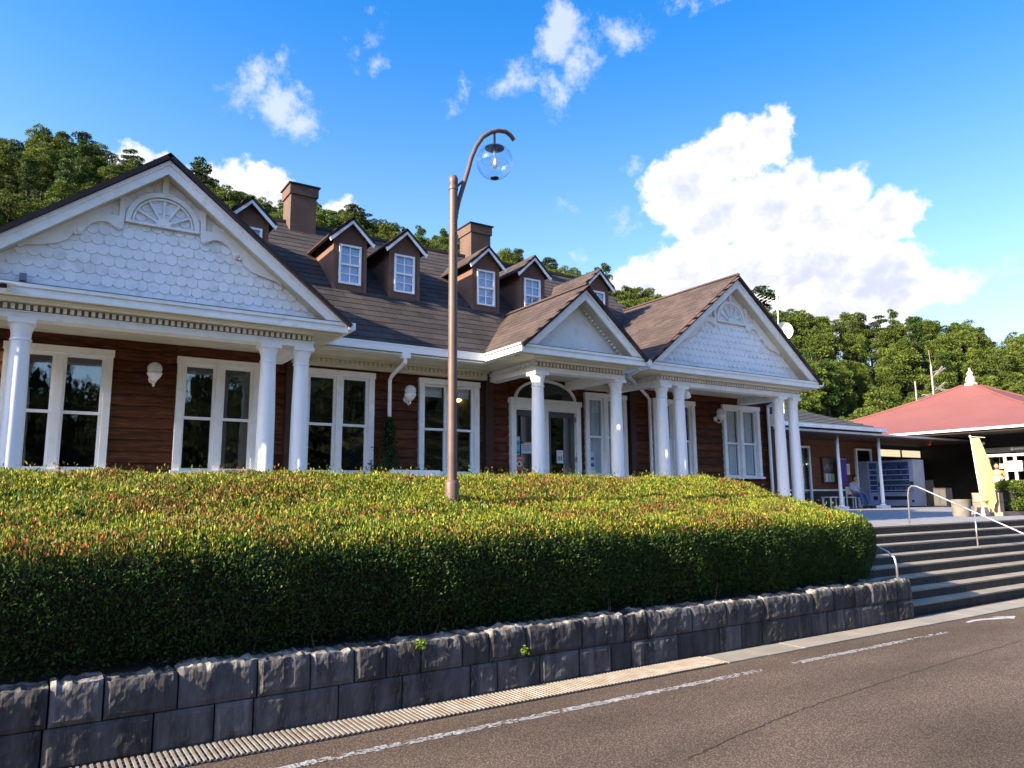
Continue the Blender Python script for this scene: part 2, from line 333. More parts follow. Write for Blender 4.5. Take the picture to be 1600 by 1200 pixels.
# asphalt: large stains, patches and a lighter wheel-worn band
def asphalt():
    n = ASPH.node_tree.nodes; l = ASPH.node_tree.links; b = n['Principled BSDF']
    src = b.inputs['Base Color'].links[0].from_socket
    geo = n.new('ShaderNodeNewGeometry')
    mp = n.new('ShaderNodeMapping'); mp.inputs['Scale'].default_value = (0.5, 1.5, 1); l.new(geo.outputs['Position'], mp.inputs[0])
    no = n.new('ShaderNodeTexNoise'); no.inputs['Scale'].default_value = 0.9; no.inputs['Detail'].default_value = 7; l.new(mp.outputs[0], no.inputs['Vector'])
    mr = n.new('ShaderNodeMapRange'); mr.inputs[1].default_value = 0.3; mr.inputs[2].default_value = 0.7; mr.inputs[3].default_value = 0.72; mr.inputs[4].default_value = 1.26; l.new(no.outputs[0], mr.inputs[0])
    v = n.new('ShaderNodeTexVoronoi'); v.inputs['Scale'].default_value = 75; l.new(geo.outputs['Position'], v.inputs['Vector'])
    mr2 = n.new('ShaderNodeMapRange'); mr2.inputs[1].default_value = 0.0; mr2.inputs[2].default_value = 0.55; mr2.inputs[3].default_value = 1.45; mr2.inputs[4].default_value = 0.40; l.new(v.outputs['Distance'], mr2.inputs[0])
    mm = n.new('ShaderNodeMath'); mm.operation = 'MULTIPLY'; l.new(mr.outputs[0], mm.inputs[0]); l.new(mr2.outputs[0], mm.inputs[1])
    h = n.new('ShaderNodeHueSaturation'); l.new(src, h.inputs['Color']); l.new(mm.outputs[0], h.inputs['Value']); l.new(h.outputs[0], b.inputs['Base Color'])
asphalt()
# worn white line: paint flakes as real patches laid on the asphalt
def flake_line(x0, x1, y, w, keep, z=0.004, bend=0.0):
    mb = MB(); x = x0
    while x < x1:
        for j in range(7):
            k = keep((x-x0)/(x1-x0), x)
            edge = 0.55 if j in (0, 6) else 1.0
            if random.random() > k*edge: continue
            yy = y-w/2+w*j/7+bend*(x-x0)
            dx = 0.026+random.random()*0.022; dy = w/7*(0.75+random.random()*0.6)
            a = random.random()*0.008
            mb.add([(x, yy+a, z), (x+dx, yy-a*.5, z), (x+dx*1.05, yy+dy, z), (x+a, yy+dy*0.9, z)], [(0, 1, 2, 3)])
        x += 0.026
    return mb
def keep_main(t, x):
    g = 0.66+0.22*sin(x*3.1)*sin(x*7.7)
    if 5.35 < x < 5.95: return 0.38
    if 5.95 <= x < 6.42: return 0.0
    if x > 8.3: return 0.35
    return g
build(flake_line(-6, 9.3, 4.84, 0.085, keep_main), 'white_line', PAINT, road, kind='stuff')
mb = MB()   # curved painted arrow beside the steps
arc = [(10.20, 5.03), (10.42, 5.055), (10.62, 5.03), (10.80, 4.97), (10.98, 4.93)]
for i in range(len(arc)-1):
    w0 = 0.02+0.045*i/4; w1 = 0.02+0.045*(i+1)/4
    (a, b), (c, d) = arc[i], arc[i+1]; mb.add([(a, b-w0, .004), (c, d-w1, .004), (c, d+w1, .004), (a, b+w0, .004)], [(0, 1, 2, 3)])
mb.add([(10.94, 4.80, .008), (11.22, 4.90, .008), (10.90, 5.05, .008)], [(0, 1, 2)])
build(mb, 'painted_arrow', PAINT, road)
# cracks
CRK = mat('crack_dirt', (.045, .034, .026), (.03, .024, .02), rough=1)
def crack(pts, w):
    mb = MB(); P = []
    for i in range(len(pts)-1):
        (a, b), (c, d) = pts[i], pts[i+1]; n = max(2, int(math.hypot(c-a, d-b)/0.05))
        for k in range(n): t = k/n; P.append((a+(c-a)*t+random.uniform(-.012, .012), b+(d-b)*t+random.uniform(-.014, .014)))
    for i in range(len(P)-1):
        w0 = w*random.uniform(0.3, 1.2); (a, b), (c, d) = P[i], P[i+1]
        mb.add([(a, b-w0/2, .003), (c, d-w0/2, .003), (c, d+w0/2, .003), (a, b+w0/2, .003)], [(0, 1, 2, 3)])
    return mb
build(crack([(3.6, 3.55), (4.45, 3.72), (5.3, 3.84), (7.2, 4.0), (9.5, 4.1)], 0.011), 'crack', CRK, road, kind='stuff')
build(crack([(4.9, 4.78), (5.15, 4.62), (5.4, 4.5)], 0.008), 'crack', CRK, road, kind='stuff')
# drain beside the wall
dr = build(MB().box(-6, 30, 5.40+.15, 5.60, -0.05, 0.006), 'drain_channel', CONC, kind='structure')
build(MB().box(-6, 5.9, 5.215, 5.52, -0.05, 0.0045), 'drain_bed', BLACK, dr)
mb = MB(); x = -4.0
while x < 5.86:
    mb.box(x, x+0.017, 5.2, 5.535, 0.006, 0.022); x += 0.038
for k in range(5): mb.box(-4, 5.9, 5.20+k*0.0815, 5.209+k*0.0815, 0.0055, 0.0145)
build(mb, 'grating', STEEL, dr, kind='stuff', label='bright steel grating of thin crosswise bars')
me = MB().box(0, 0.592, 5.2, 5.535, -0.02, 0.014).mesh('cover_slab', CONC)
for k in range(36): link('cover_slab', me, dr, (5.92+k*0.6, random.uniform(-.003, .003), random.uniform(-.002, .002)))

# terrace (paved, reaching under all the buildings)
ter = build(MB().box(-40, 9.42, 8.7, 60, -0.05, DK).box(9.42, 90, 7.64, 60, -0.05, DK-0.002), 'terrace', PAVE, kind='structure')
def pavebrick():
    n = PAVE.node_tree.nodes; l = PAVE.node_tree.links; b = n['Principled BSDF']; src = b.inputs['Base Color'].links[0].from_socket
    br = n.new('ShaderNodeTexBrick'); br.inputs['Scale'].default_value = 3.3; br.inputs['Mortar Size'].default_value = 0.012
    br.inputs['Color1'].default_value = (1, 1, 1, 1); br.inputs['Color2'].default_value = (0.8, 0.8, 0.8, 1); br.inputs['Mortar'].default_value = (0.5, 0.5, 0.5, 1)
    g = n.new('ShaderNodeNewGeometry'); l.new(g.outputs['Position'], br.inputs['Vector'])
    m = n.new('ShaderNodeMixRGB'); m.blend_type = 'MULTIPLY'; m.inputs[0].default_value = 1; l.new(src, m.inputs[1]); l.new(br.outputs[0], m.inputs[2]); l.new(m.outputs[0], b.inputs['Base Color'])
pavebrick()
# soil bank under the hedge
build(MB().add([(-8, 5.78, 0.47), (9.36, 5.78, 0.47), (9.36, 8.72, DK), (-8, 8.72, DK), (-8, 5.78, -.05), (9.36, 5.78, -.05), (9.36, 8.72, -.05), (-8, 8.72, -.05)],
               [(0, 1, 2, 3), (0, 4, 5, 1), (1, 5, 6, 2), (3, 2, 6, 7), (0, 3, 7, 4)]), 'planting_bank', SOIL, kind='structure')

# steps
NST = 8; rise = DK/NST; y0s, run = 5.76, (7.6-5.76)/7
TREAD = mat('step_tread', (0.28, 0.25, 0.195), (0.21, 0.185, 0.145), rough=0.9, scale=3, bump=0.2, bscale=50)
RISER = mat('step_riser_tile', (0.034, 0.031, 0.031), (0.022, 0.020, 0.021), rough=0.7, scale=6, c3=(0.06, 0.056, 0.052), s3=22)
def tiles():
    n = RISER.node_tree.nodes; l = RISER.node_tree.links; b = n['Principled BSDF']; src = b.inputs['Base Color'].links[0].from_socket
    g = n.new('ShaderNodeNewGeometry'); s = n.new('ShaderNodeSeparateXYZ'); c = n.new('ShaderNodeCombineXYZ'); l.new(g.outputs['Position'], s.inputs[0]); l.new(s.outputs[0], c.inputs[0]); l.new(s.outputs[2], c.inputs[1])
    br = n.new('ShaderNodeTexBrick'); br.offset = 0; br.inputs['Scale'].default_value = 1; br.inputs['Brick Width'].default_value = 0.05; br.inputs['Row Height'].default_value = rise
    br.inputs['Mortar Size'].default_value = 0.006; br.inputs['Color1'].default_value = (1, 1, 1, 1); br.inputs['Color2'].default_value = (1.5, 1.45, 1.4, 1); br.inputs['Mortar'].default_value = (0.4, 0.4, 0.4, 1)
    l.new(c.outputs[0], br.inputs['Vector'])
    m = n.new('ShaderNodeMixRGB'); m.blend_type = 'MULTIPLY'; m.inputs[0].default_value = 1; l.new(src, m.inputs[1]); l.new(br.outputs[0], m.inputs[2]); l.new(m.outputs[0], b.inputs['Base Color'])
tiles()
st = build(MB().prism([(5.80, -0.05), (7.66, -0.05), (7.66, DK-.22), (7.5, DK-.22), (5.80, -0.04)], 'x', 9.44, 40), 'stairs', CONC, kind='structure')
for i in range(NST):
    yy = y0s+i*run
    s_ = build(MB().box(9.43, 40, yy, yy+run+0.04, i*rise-0.02, (i+1)*rise-0.024), 'step', RISER, st)
    build(MB().box(9.43, 40, yy-0.012, yy+run+0.03, (i+1)*rise-0.024, (i+1)*rise+(0.003 if i == 7 else 0)), 'tread', TREAD, s_)

def chipped_sunlit_tops():  # paler stone tops: chipped edges, with a sunlit highlight put into the colour
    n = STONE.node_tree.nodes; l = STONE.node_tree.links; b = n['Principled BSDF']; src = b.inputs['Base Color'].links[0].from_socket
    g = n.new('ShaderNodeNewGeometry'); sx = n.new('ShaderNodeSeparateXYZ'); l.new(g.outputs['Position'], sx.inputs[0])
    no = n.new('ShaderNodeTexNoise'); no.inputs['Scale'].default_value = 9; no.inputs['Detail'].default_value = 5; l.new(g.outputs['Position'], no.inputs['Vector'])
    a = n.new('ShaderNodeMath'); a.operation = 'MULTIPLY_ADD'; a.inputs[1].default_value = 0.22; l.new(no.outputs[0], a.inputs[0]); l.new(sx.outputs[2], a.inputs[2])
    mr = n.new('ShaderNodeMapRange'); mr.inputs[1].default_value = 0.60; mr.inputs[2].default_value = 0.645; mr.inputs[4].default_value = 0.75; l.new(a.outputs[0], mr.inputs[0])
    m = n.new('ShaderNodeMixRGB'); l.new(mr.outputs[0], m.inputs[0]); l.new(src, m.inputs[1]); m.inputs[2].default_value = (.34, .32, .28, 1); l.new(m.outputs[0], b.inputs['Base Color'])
chipped_sunlit_tops()
# retaining wall of rock-faced blocks
wall = thing('retaining_wall', 'low retaining wall of two courses of rough dark granite blocks below the hedge', 'wall', (4, 5.7, 0))
build(MB().box(-6, 9.93, 5.66, 5.80, -0.04, 0.47), 'backing', SOIL, wall)
from mathutils import noise as mn
def block(x0, x1, z0, z1, top, end=False):
    nx = max(4, int((x1-x0)/0.028)); nz = max(4, int((z1-z0)/0.030)); mb = MB(); V = []
    sx = random.random()*50; ht = random.uniform(-0.022, 0.024) if top else 0
    ny = 5 if top else 1
    prot = random.uniform(-0.012, 0.012)
    rows = []
    for j in range(nz+1):
        z = z0+(z1-z0)*j/nz; row = []
        for i in range(nx+1):
            x = x0+(x1-x0)*i/nx
            e = min((x-x0), (x1-x), (z-z0), (z1-z) if top is False else 9)/0.03; e = min(1, max(0, e))
            d = 0.009*mn.noise((x*6+sx, z*6, 1))+0.009*mn.noise((x*20+sx, z*20, 4))+prot*.7
            y = 5.575-e*0.016-d*(0.35+0.65*e)
            zz = z
            if top:
                t = j/nz; zz += t*(ht*.8+0.020*mn.noise((x*5+sx, 9, 3))+0.020*mn.noise((x*24+sx, 2, 7)))
                y += max(0, t-0.8)*0.12*(1+mn.noise((x*9+sx, 5, 5)))
            row.append((x, y, zz))
        rows.append(row)
    if top:
        for k in range(1, ny+1):
            row = []
            for i, (x, y, z) in enumerate(rows[nz]):
                row.append((x, y+(5.83-y)*k/ny, z+0.020*mn.noise((x*11+sx, k*1.3, 8))+0.012*mn.noise((x*30, k*3.1, sx))))
            rows.append(row)
    else: rows.append([(x, 5.72, z) for x, y, z in rows[nz]])
    rows.append([(x, 5.83 if top else 5.72, z0) for x, y, z in rows[0]])
    for r in rows: V += r
    w = nx+1; F = []
    for j in range(len(rows)-1):
        for i in range(nx): F.append((j*w+i, j*w+i+1, (j+1)*w+i+1, (j+1)*w+i))
    n = len(rows); F.append(tuple(j*w for j in range(n))[::-1]); F.append(tuple(j*w+nx for j in range(n)))
    mb.add(V, F); return mb
for course, (z0, z1) in enumerate(((0.0, 0.255), (0.262, 0.50))):
    x = -3.0+(0.3 if course else 0)
    while x < 9.95:
        w = random.choice([0.26, 0.30, 0.34, 0.38, 0.44, 0.52, 0.62])
        x1 = min(x+w, 9.96)
        if 9.96-x1 < 0.2: x1 = 9.96
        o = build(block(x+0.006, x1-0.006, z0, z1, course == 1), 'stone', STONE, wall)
        x = x1

# ------------------------------------------------------------------ hills
RT = [(-180, 40, 105, 14), (-150, 40, 100, 15), (-110, 38, 90, 15), (-97, 40, 92, 14), (-90, 40, 92, 11.0), (-84, 40, 92, 8.5), (-79, 40, 92, 9.5), (-73, 40, 92, 15), (-60, 45, 95, 19), (-45, 50, 100, 17), (-30, 60, 110, 9), (0, 70, 120, 8), (12, 72, 118, 8.6), (19, 72, 112, 9.0), (21.6, 72, 110, 9.4), (25, 70, 105, 10.8), (28, 68, 102, 11.6),
      (30, 66, 98, 11.5), (33, 62, 92, 12.5), (35, 60, 90, 13.1), (37.6, 58, 90, 13.8), (41, 55, 92, 14.4), (45.7, 50, 95, 15.1), (51.7, 46, 98, 17.0), (56.8, 42, 100, 18.3), (62, 40, 100, 19.4), (69, 40, 100, 20.9),
      (75, 40, 98, 21.7), (81.5, 38, 95, 22.9), (84.2, 38, 95, 23.4), (88, 38, 92, 24.2), (90.5, 38, 92, 24.6), (93.4, 38, 92, 23.2), (98, 38, 92, 23), (115, 38, 95, 20), (145, 40, 100, 16), (180, 40, 105, 14)]
RA = np.array(RT, float)
def hill_par(a):
    a = (a+180) % 360-180
    return tuple(np.interp(a, RA[:, 0], RA[:, k]) for k in (1, 2, 3))
TREE_H = 6.2
def hz(a, R):
    rs, rr, e = hill_par(a)
    H = 1.65+rr*math.tan(rad(e))-np.interp(a, [-20, 10, 15, 24, 33, 45, 60, 70, 80, 90], [6.5, 6, 4.4, 4.2, 4.3, 4.3, 4.3, 4.5, 4.9, 6.9])
    t = (R-rs)/(rr-rs)
    if t <= 0: return DK-0.3
    if t <= 1: k = t*t*(3-2*t); k = 0.45*k+0.55*t; return DK-0.3+(H-DK)*k
    return H-(R-rr)*0.12
mb = MB(); NA = 240; RS = [36, 42, 48, 54, 60, 66, 72, 78, 84, 90, 96, 102, 110, 125, 160, 220]
for r in RS:
    for k in range(NA):
        a = -180+360*k/NA; z = hz(a, r)+0.6*mn.noise((r*0.08, k*0.2, 0)) if r > 42 else hz(a, r)
        if r == 36: z = -0.06 if (a < 5 or a > 130) else DK-0.3
        mb.v.append((r*cos(rad(a)), r*sin(rad(a)), z if r < 200 else z-30))
for i in range(len(RS)-1):
    for k in range(NA):
        a, b = i*NA+k, i*NA+(k+1) % NA; mb.f.append((a, b, b+NA, a+NA))
build(mb, 'wooded_hills', HILLM, kind='structure', smooth=True)

# foliage meshes: many small leaf faces with a colour per leaf
def leafmesh(name, C, Nn, L, Wd, colr, m, up_bias=0.0, extra=None):
    """C centres (n,3), Nn leaf directions (n,3), L/Wd size arrays, colr (n,3)"""
    n = len(C); Nn = Nn/np.linalg.norm(Nn, axis=1)[:, None]
    rr = rng.normal(size=(n, 3)); sd = np.cross(Nn, rr); sd /= np.linalg.norm(sd, axis=1)[:, None]
    nor = np.cross(Nn, sd)
    v = np.empty((n, 4, 3), np.float32)
    v[:, 0] = C-Nn*L[:, None]*0.5; v[:, 2] = C+Nn*L[:, None]*0.5
    fold = nor*(Wd*0.25)[:, None]
    v[:, 1] = C+sd*Wd[:, None]*0.5+fold; v[:, 3] = C-sd*Wd[:, None]*0.5+fold
    V = v.reshape(-1, 3); F = np.arange(n*4, dtype=np.int32)
    me = bpy.data.meshes.new(name); me.vertices.add(n*4); me.vertices.foreach_set('co', V.ravel())
    me.loops.add(n*4); me.loops.foreach_set('vertex_index', F)
    me.polygons.add(n); me.polygons.foreach_set('loop_start', np.arange(0, n*4, 4, dtype=np.int32)); me.polygons.foreach_set('loop_total', np.full(n, 4, np.int32))
    ca = me.color_attributes.new('leaf', 'FLOAT_COLOR', 'CORNER')
    cc = np.ones((n, 4, 4), np.float32); cc[:, :, :3] = colr[:, None, :]
    ca.data.foreach_set('color', cc.ravel())
    me.update(); me.materials.append(m); return me
LEAF = mat('hedge_leaf', (1, 1, 1), rough=0.5, attr='leaf', trans=0.28, spec=0.25)
TLEAF = mat('tree_leaf', (1, 1, 1), rough=0.65, attr='leaf', trans=0.22, rnd=0.22, spec=0.2)

def crown(seed, kind):
    r = np.random.default_rng(seed)
    if kind == 'round':
        npf = 60; H = 4.6
        th = r.uniform(0, 2*pi, npf); hh = r.uniform(0, 1, npf)**0.8
        rad_ = 2.05*np.sqrt(np.clip(1-(hh*1.02-0.25)**2*1.05, 0.1, 1))*r.uniform(0.45, 1.0, npf)
        pc = np.stack([rad_*np.cos(th), rad_*np.sin(th), 1.1+hh*(H+1.0)], 1); pr = r.uniform(0.35, 0.85, npf); fl = 0.8; n = 8500; ls = (0.12, 0.25)
    elif kind == 'cedar':
        npf = 30; th = r.uniform(0, 2*pi, npf); hh = r.uniform(0, 1, npf)
        rad_ = 2.4*(1-hh*0.85)*r.uniform(0.4, 1.0, npf)
        pc = np.stack([rad_*np.cos(th), rad_*np.sin(th), 1.0+hh*9], 1); pr = r.uniform(0.6, 1.1, npf); fl = 0.8; n = 2500; ls = (0.3, 0.5)
    elif kind == 'tall':
        npf = 30; th = r.uniform(0, 2*pi, npf); hh = r.uniform(0, 1, npf)
        rad_ = 1.6*(1-hh*0.75)*r.uniform(0.4, 1.0, npf)
        pc = np.stack([rad_*np.cos(th), rad_*np.sin(th), 2.0+hh*6.6], 1); pr = r.uniform(0.45, 0.8, npf); fl = 0.8; n = 6500; ls = (0.12, 0.24)
    else:   # pine: flat plates of needles with gaps between
        npf = 15; th = r.uniform(0, 2*pi, npf); hh = np.sort(r.uniform(0, 1, npf))
        rad_ = (1.9*(1-hh*0.55))*r.uniform(0.35, 1.0, npf)
        pc = np.stack([rad_*np.cos(th), rad_*np.sin(th), 3.4+hh*4.6], 1); pc[-1] = (0, 0, pc[-2][2]+.45); pr = r.uniform(0.6, 1.05, npf); fl = 0.26; n = 3400; ls = (0.13, 0.27)
    idx = r.choice(npf, n, p=pr**2/np.sum(pr**2))
    d = r.normal(size=(n, 3)); d /= np.linalg.norm(d, axis=1)[:, None]; d[:, 2] = np.abs(d[:, 2])*np.where(r.random(n) < 0.78, 1, -1)
    C = pc[idx]+d*pr[idx][:, None]*(r.uniform(0.55, 1.08, n))[:, None]*np.array([1, 1, fl])
    Nn = d+r.normal(size=(n, 3))*0.7
    L = r.uniform(*ls, n)
    base = {'round': (0.084, 0.118, 0.018), 'tall': (0.048, 0.085, 0.018), 'pine': (0.03, 0.055, 0.018), 'cedar': (0.03, 0.044, 0.014)}[kind]
    pv = r.uniform(0.72, 1.3, npf)[idx]; v = pv*r.uniform(0.7, 1.3, n)
    colr = np.array(base)[None]*v[:, None]*np.stack([r.uniform(0.8, 1.25, n), np.ones(n), np.ones(n)], 1)
    me = leafmesh('tree', C, Nn, L, L*0.75, colr, TLEAF)
    # trunk and limbs in the same mesh (too small in the picture to be parts)
    mb = MB(); top = pc[:, 2].max()-0.6
    mb.tube([(0, 0, -1.5), (0.05, 0, 1.5), (0.1, 0.08, 3.5), (0.0, 0.1, top)], [0.2, 0.16, 0.11, 0.03], 6)
    for k in range(0, npf, 3):
        p = pc[k]; mb.tube([(0.06, 0.04, max(1.2, p[2]-1.3)), tuple(p)], [0.06, 0.02], 4)
    tm = mb.mesh('t', BARK)
    import bmesh
    bm = bmesh.new(); bm.from_mesh(me); nf = len(bm.faces); bm.from_mesh(tm)
    bm.faces.ensure_lookup_table()
    for k in range(nf, len(bm.faces)): bm.faces[k].material_index = 1
    bm.to_mesh(me); bm.free(); me.materials.append(BARK); bpy.data.meshes.remove(tm)
    return me
PROTO = [crown(s, 'round') for s in (1, 2, 3, 4, 5)]+[crown(s, 'tall') for s in (11, 12)]+[crown(s, 'pine') for s in (21, 22, 23)]
pts = []
def polar(a0, a1, step, seed, rings=None):
    r = random.Random(seed); L = []
    R = 36.0
    while R < 125:
        da = math.degrees(step/R); a = a0+r.random()*da
        while a < a1:
            rs, rr, e = hill_par(a); Rj = R+r.uniform(-1.3, 1.3)
            if rs+1 < Rj < rr+3.5: L.append((a+r.uniform(-.3, .3)*da, Rj))
            a += da
        R += step*0.92
    return L
vis = polar(15, 97, 2.9, 3)
vis.sort(key=lambda q: q[1])
def score(a, R):   # in sight above the roofs
    z = hz(a, R)+TREE_H
    return math.degrees(math.atan2(z-1.65, R))
roofline = lambda a: np.interp(a, [15, 24, 28, 31, 34, 37, 41, 46, 50, 55, 60, 66, 72, 76, 80, 84, 88, 92, 97],
                               [6, 7.5, 6, 5, 6, 10, 14.5, 14, 14, 14.5, 16, 17.5, 18.5, 19, 21, 20.5, 18, 15, 12])
seen = [q for q in vis if score(*q) > roofline(q[0])-1.0]
rest = [q for q in vis if score(*q) <= roofline(q[0])-1.0]
r = random.Random(5); cnt = 0
print('trees seen', len(seen), 'rest', len(rest))
if len(seen) > 280:
    seen.sort(key=lambda q: -(score(*q)-roofline(q[0]))*80/q[1]); rest += seen[280:]; seen = seen[:280]
for (a, R) in seen:
    rs, rr, e = hill_par(a); ridge = R > rr-6
    k = r.choice([0, 1, 2, 3, 4, 0, 1, 2, 3, 4, 5, 6]) if not ridge else r.choice([0, 1, 2, 3, 4, 0, 1, 2, 3, 4, 5, 7, 8])
    if k >= 7 and (a < 36 and r.random() < .7): k = 2
    s = r.uniform(0.5, .84)*(1.1 if k >= 7 else 1); pine = k >= 7
    if R < 68 and not pine: s *= 0.95
    o = link('pine_tree' if pine else 'tree', PROTO[k], None, (R*cos(rad(a)), R*sin(rad(a)), hz(a, R)), (0, 0, r.random()*6.28), (s*r.uniform(.9, 1.1), s*r.uniform(.9, 1.1), s*r.uniform(0.88, 1.08)))
    left = a > 50
    if pine: tag(o, 'dark pine with flat needle plates on the wooded hill '+('behind the long brown roof' if left else 'behind the red roofed pavilion'), 'tree', 'pines on the hill '+('at left' if left else 'at right'))
    else: tag(o, 'green broadleaf tree on the wooded hill '+('above the long brown roof at left' if left else 'behind the red roofed pavilion at right'), 'tree', 'broadleaf trees on the hill '+('at left' if left else 'at right'))
# single emergent trees that stand clear of the ridge
for (a, R, k, s, lab) in [(81.0, 88, 7, 1.0, 'pine standing clear of the ridge just right of the big left gable peak'), (88.6, 86, 8, .82, 'dark pine crowning the highest point of the left hill'),
                          (37.6, 84, 9, 1.0, 'pine with spread plates rising behind the white satellite dish'), (90.3, 84, 0, .8, 'rounded tree on the highest point of the left hill beside the dark pine'),
                          (69.6, 92, 8, .85, 'pine against the white cloud right of the left chimney')]:
    o = link('pine_tree' if k >= 7 else 'tree', PROTO[k], None, (R*cos(rad(a)), R*sin(rad(a)), hz(a, R)), (0, 0, k), (s, s, s)); tag(o, lab, 'tree')
def forest(name, rest, ks, lab, smin=.55, smax=.85):
  fm = bpy.data.meshes.new(name)
  fm.from_pydata([(R*cos(rad(a)), R*sin(rad(a)), hz(a, R)) for a, R in rest], [], []); fm.update()
  fo = link('forest', fm, None, kind='stuff'); fo['label'] = lab; fo['category'] = 'forest'
  ng = bpy.data.node_groups.new('forest_trees', 'GeometryNodeTree')
  ng.interface.new_socket('Geometry', in_out='INPUT', socket_type='NodeSocketGeometry'); ng.interface.new_socket('Geometry', in_out='OUTPUT', socket_type='NodeSocketGeometry')
  gi = ng.nodes.new('NodeGroupInput'); go = ng.nodes.new('NodeGroupOutput'); ip = ng.nodes.new('GeometryNodeInstanceOnPoints')
  jg = ng.nodes.new('GeometryNodeJoinGeometry')
  protos = []
  for k in ks:
      oi = ng.nodes.new('GeometryNodeObjectInfo'); src = SRC(k); oi.inputs['Object'].default_value = src
      oi.transform_space = 'ORIGINAL'; gt = ng.nodes.new('GeometryNodeGeometryToInstance'); ng.links.new(oi.outputs['Geometry'], gt.inputs[0]); ng.links.new(gt.outputs[0], jg.inputs[0])
  ng.links.new(gi.outputs[0], ip.inputs['Points']); ng.links.new(jg.outputs[0], ip.inputs['Instance']); ip.inputs['Pick Instance'].default_value = True
  rv = ng.nodes.new('FunctionNodeRandomValue'); rv.data_type = 'FLOAT_VECTOR'; rv.inputs[0].default_value = (0, 0, 0); rv.inputs[1].default_value = (0, 0, 6.28)
  ng.links.new(rv.outputs[0], ip.inputs['Rotation'])
  rs_ = ng.nodes.new('FunctionNodeRandomValue'); rs_.data_type = 'FLOAT'; rs_.inputs[2].default_value = smin; rs_.inputs[3].default_value = smax; rs_.inputs['Seed'].default_value = 4
  ng.links.new(rs_.outputs[1], ip.inputs['Scale']); ng.links.new(ip.outputs[0], go.inputs[0])
  md = fo.modifiers.new('trees', 'NODES'); md.node_group = ng
CEDAR = crown(31, 'cedar'); CEDAR2 = crown(32, 'cedar')
cd = []
for i_, me_ in enumerate((CEDAR, CEDAR2)):
    o = link('cedar_tree', me_, None, (-70+i_*12, -52+i_*6, hz(-143, 87)-.5)); tag(o, 'dark cedar on the slope across the road', 'tree', 'cedars across the road'); cd.append(o)
SRC = lambda k: cd[k-100] if k >= 100 else next(o for o in COL.objects if o.data == PROTO[k])
forest('forest', rest+polar(97, 180, 6.0, 9), (0, 2, 4), 'dense broadleaf wood covering the hills behind the buildings')
forest('forest', polar(180, 375, 5.0, 12), (100, 101), 'dark cedar wood on the slope across the road', .5, .85)

# ================================================================== MAIN BUILDING
YW = 11.5
bld = thing('station_building', 'long brown log sided building with white columned porches, white gables and a dormer roof', 'building', (6.5, 14, DK))
shell = MB()
OPEN = [(-0.41, 0.85), (1.68, 2.85), (3.52, 4.72), (5.55, 6.75), (7.42, 9.06), (9.21, 10.30), (11.05, 12.32), (13.24, 14.51)]
WZ0, WZ1 = 2.05, 3.70
edges = [-4.0]+[v for o in OPEN for v in o]+[14.92]
segs = [(edges[i], edges[i+1]) for i in range(0, len(edges), 2)]
for a, b in segs: shell.box(a, b, YW+.04, YW+.18, DK, 3.92)
for k, (a, b) in enumerate(OPEN):
    if k != 4: shell.box(a, b, YW+.041, YW+.181, DK, WZ0)
    shell.box(a, b, YW+.042, YW+.182, WZ1 if k != 4 else 3.86, 3.92)
shell.box(-4, -3.85, YW+.18, 17.4, DK, 3.92).box(14.77, 14.92, YW+.18, 17.4, DK, 3.92).box(-4, 14.92, 17.4, 17.55, DK, 3.92)
wallp = build(shell, 'wall', DARKWOOD, bld)
# room behind the windows
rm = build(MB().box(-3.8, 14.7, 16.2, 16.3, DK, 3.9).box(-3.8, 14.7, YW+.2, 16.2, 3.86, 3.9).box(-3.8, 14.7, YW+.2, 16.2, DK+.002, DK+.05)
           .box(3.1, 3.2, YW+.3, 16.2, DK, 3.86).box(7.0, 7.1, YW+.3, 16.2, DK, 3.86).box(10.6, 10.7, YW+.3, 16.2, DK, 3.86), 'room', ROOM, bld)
# log planks, one object each, alike pieces share a mesh by length
def plank_mesh(L):
    h = 0.158; pr = [(0.0, 0.0), (-0.026, 0.003), (-0.031, 0.02), (-0.030, 0.07), (-0.022, 0.125), (-0.010, 0.150), (-0.006, h)]
    return MB().prism(pr+[(0.02, h), (0.02, 0)], 'x', 0, L).mesh('plank', LOG)
for a, b in segs:
    if b-a < 0.2 and a > 9: L0, L1 = a, b
    me = plank_mesh(b-a-0.004); me.polygons.foreach_set('use_smooth', [True]*len(me.polygons)); me.set_sharp_from_angle(angle=rad(50))
    z = 1.672
    while z < 3.86:
        link('plank', me, wallp, (a+.002, YW+.03, z)) if False else link('plank', me, wallp, (a+.002-6.5, YW+.03-14, z-DK)); z += 0.16
for k, (a, b) in enumerate(OPEN):
    if k == 4: continue
    me = plank_mesh(b-a-.004)
    for z in (1.672, 1.832): link('plank', me, wallp, (a+.002-6.5, YW+.03-14, z-DK))
    build(MB().box(a, b, YW-.012, YW+.04, WZ1, 3.90), 'plank', LOG, wallp)
# pilasters
for x0, x1 in ((6.86, 7.02), (10.36, 10.50), (3.24, 3.36), (14.80, 14.93)):
    build(MB().box(x0, x1, YW-.10, YW+.04, DK, 3.88), 'corner_board', DARKWOOD, bld)

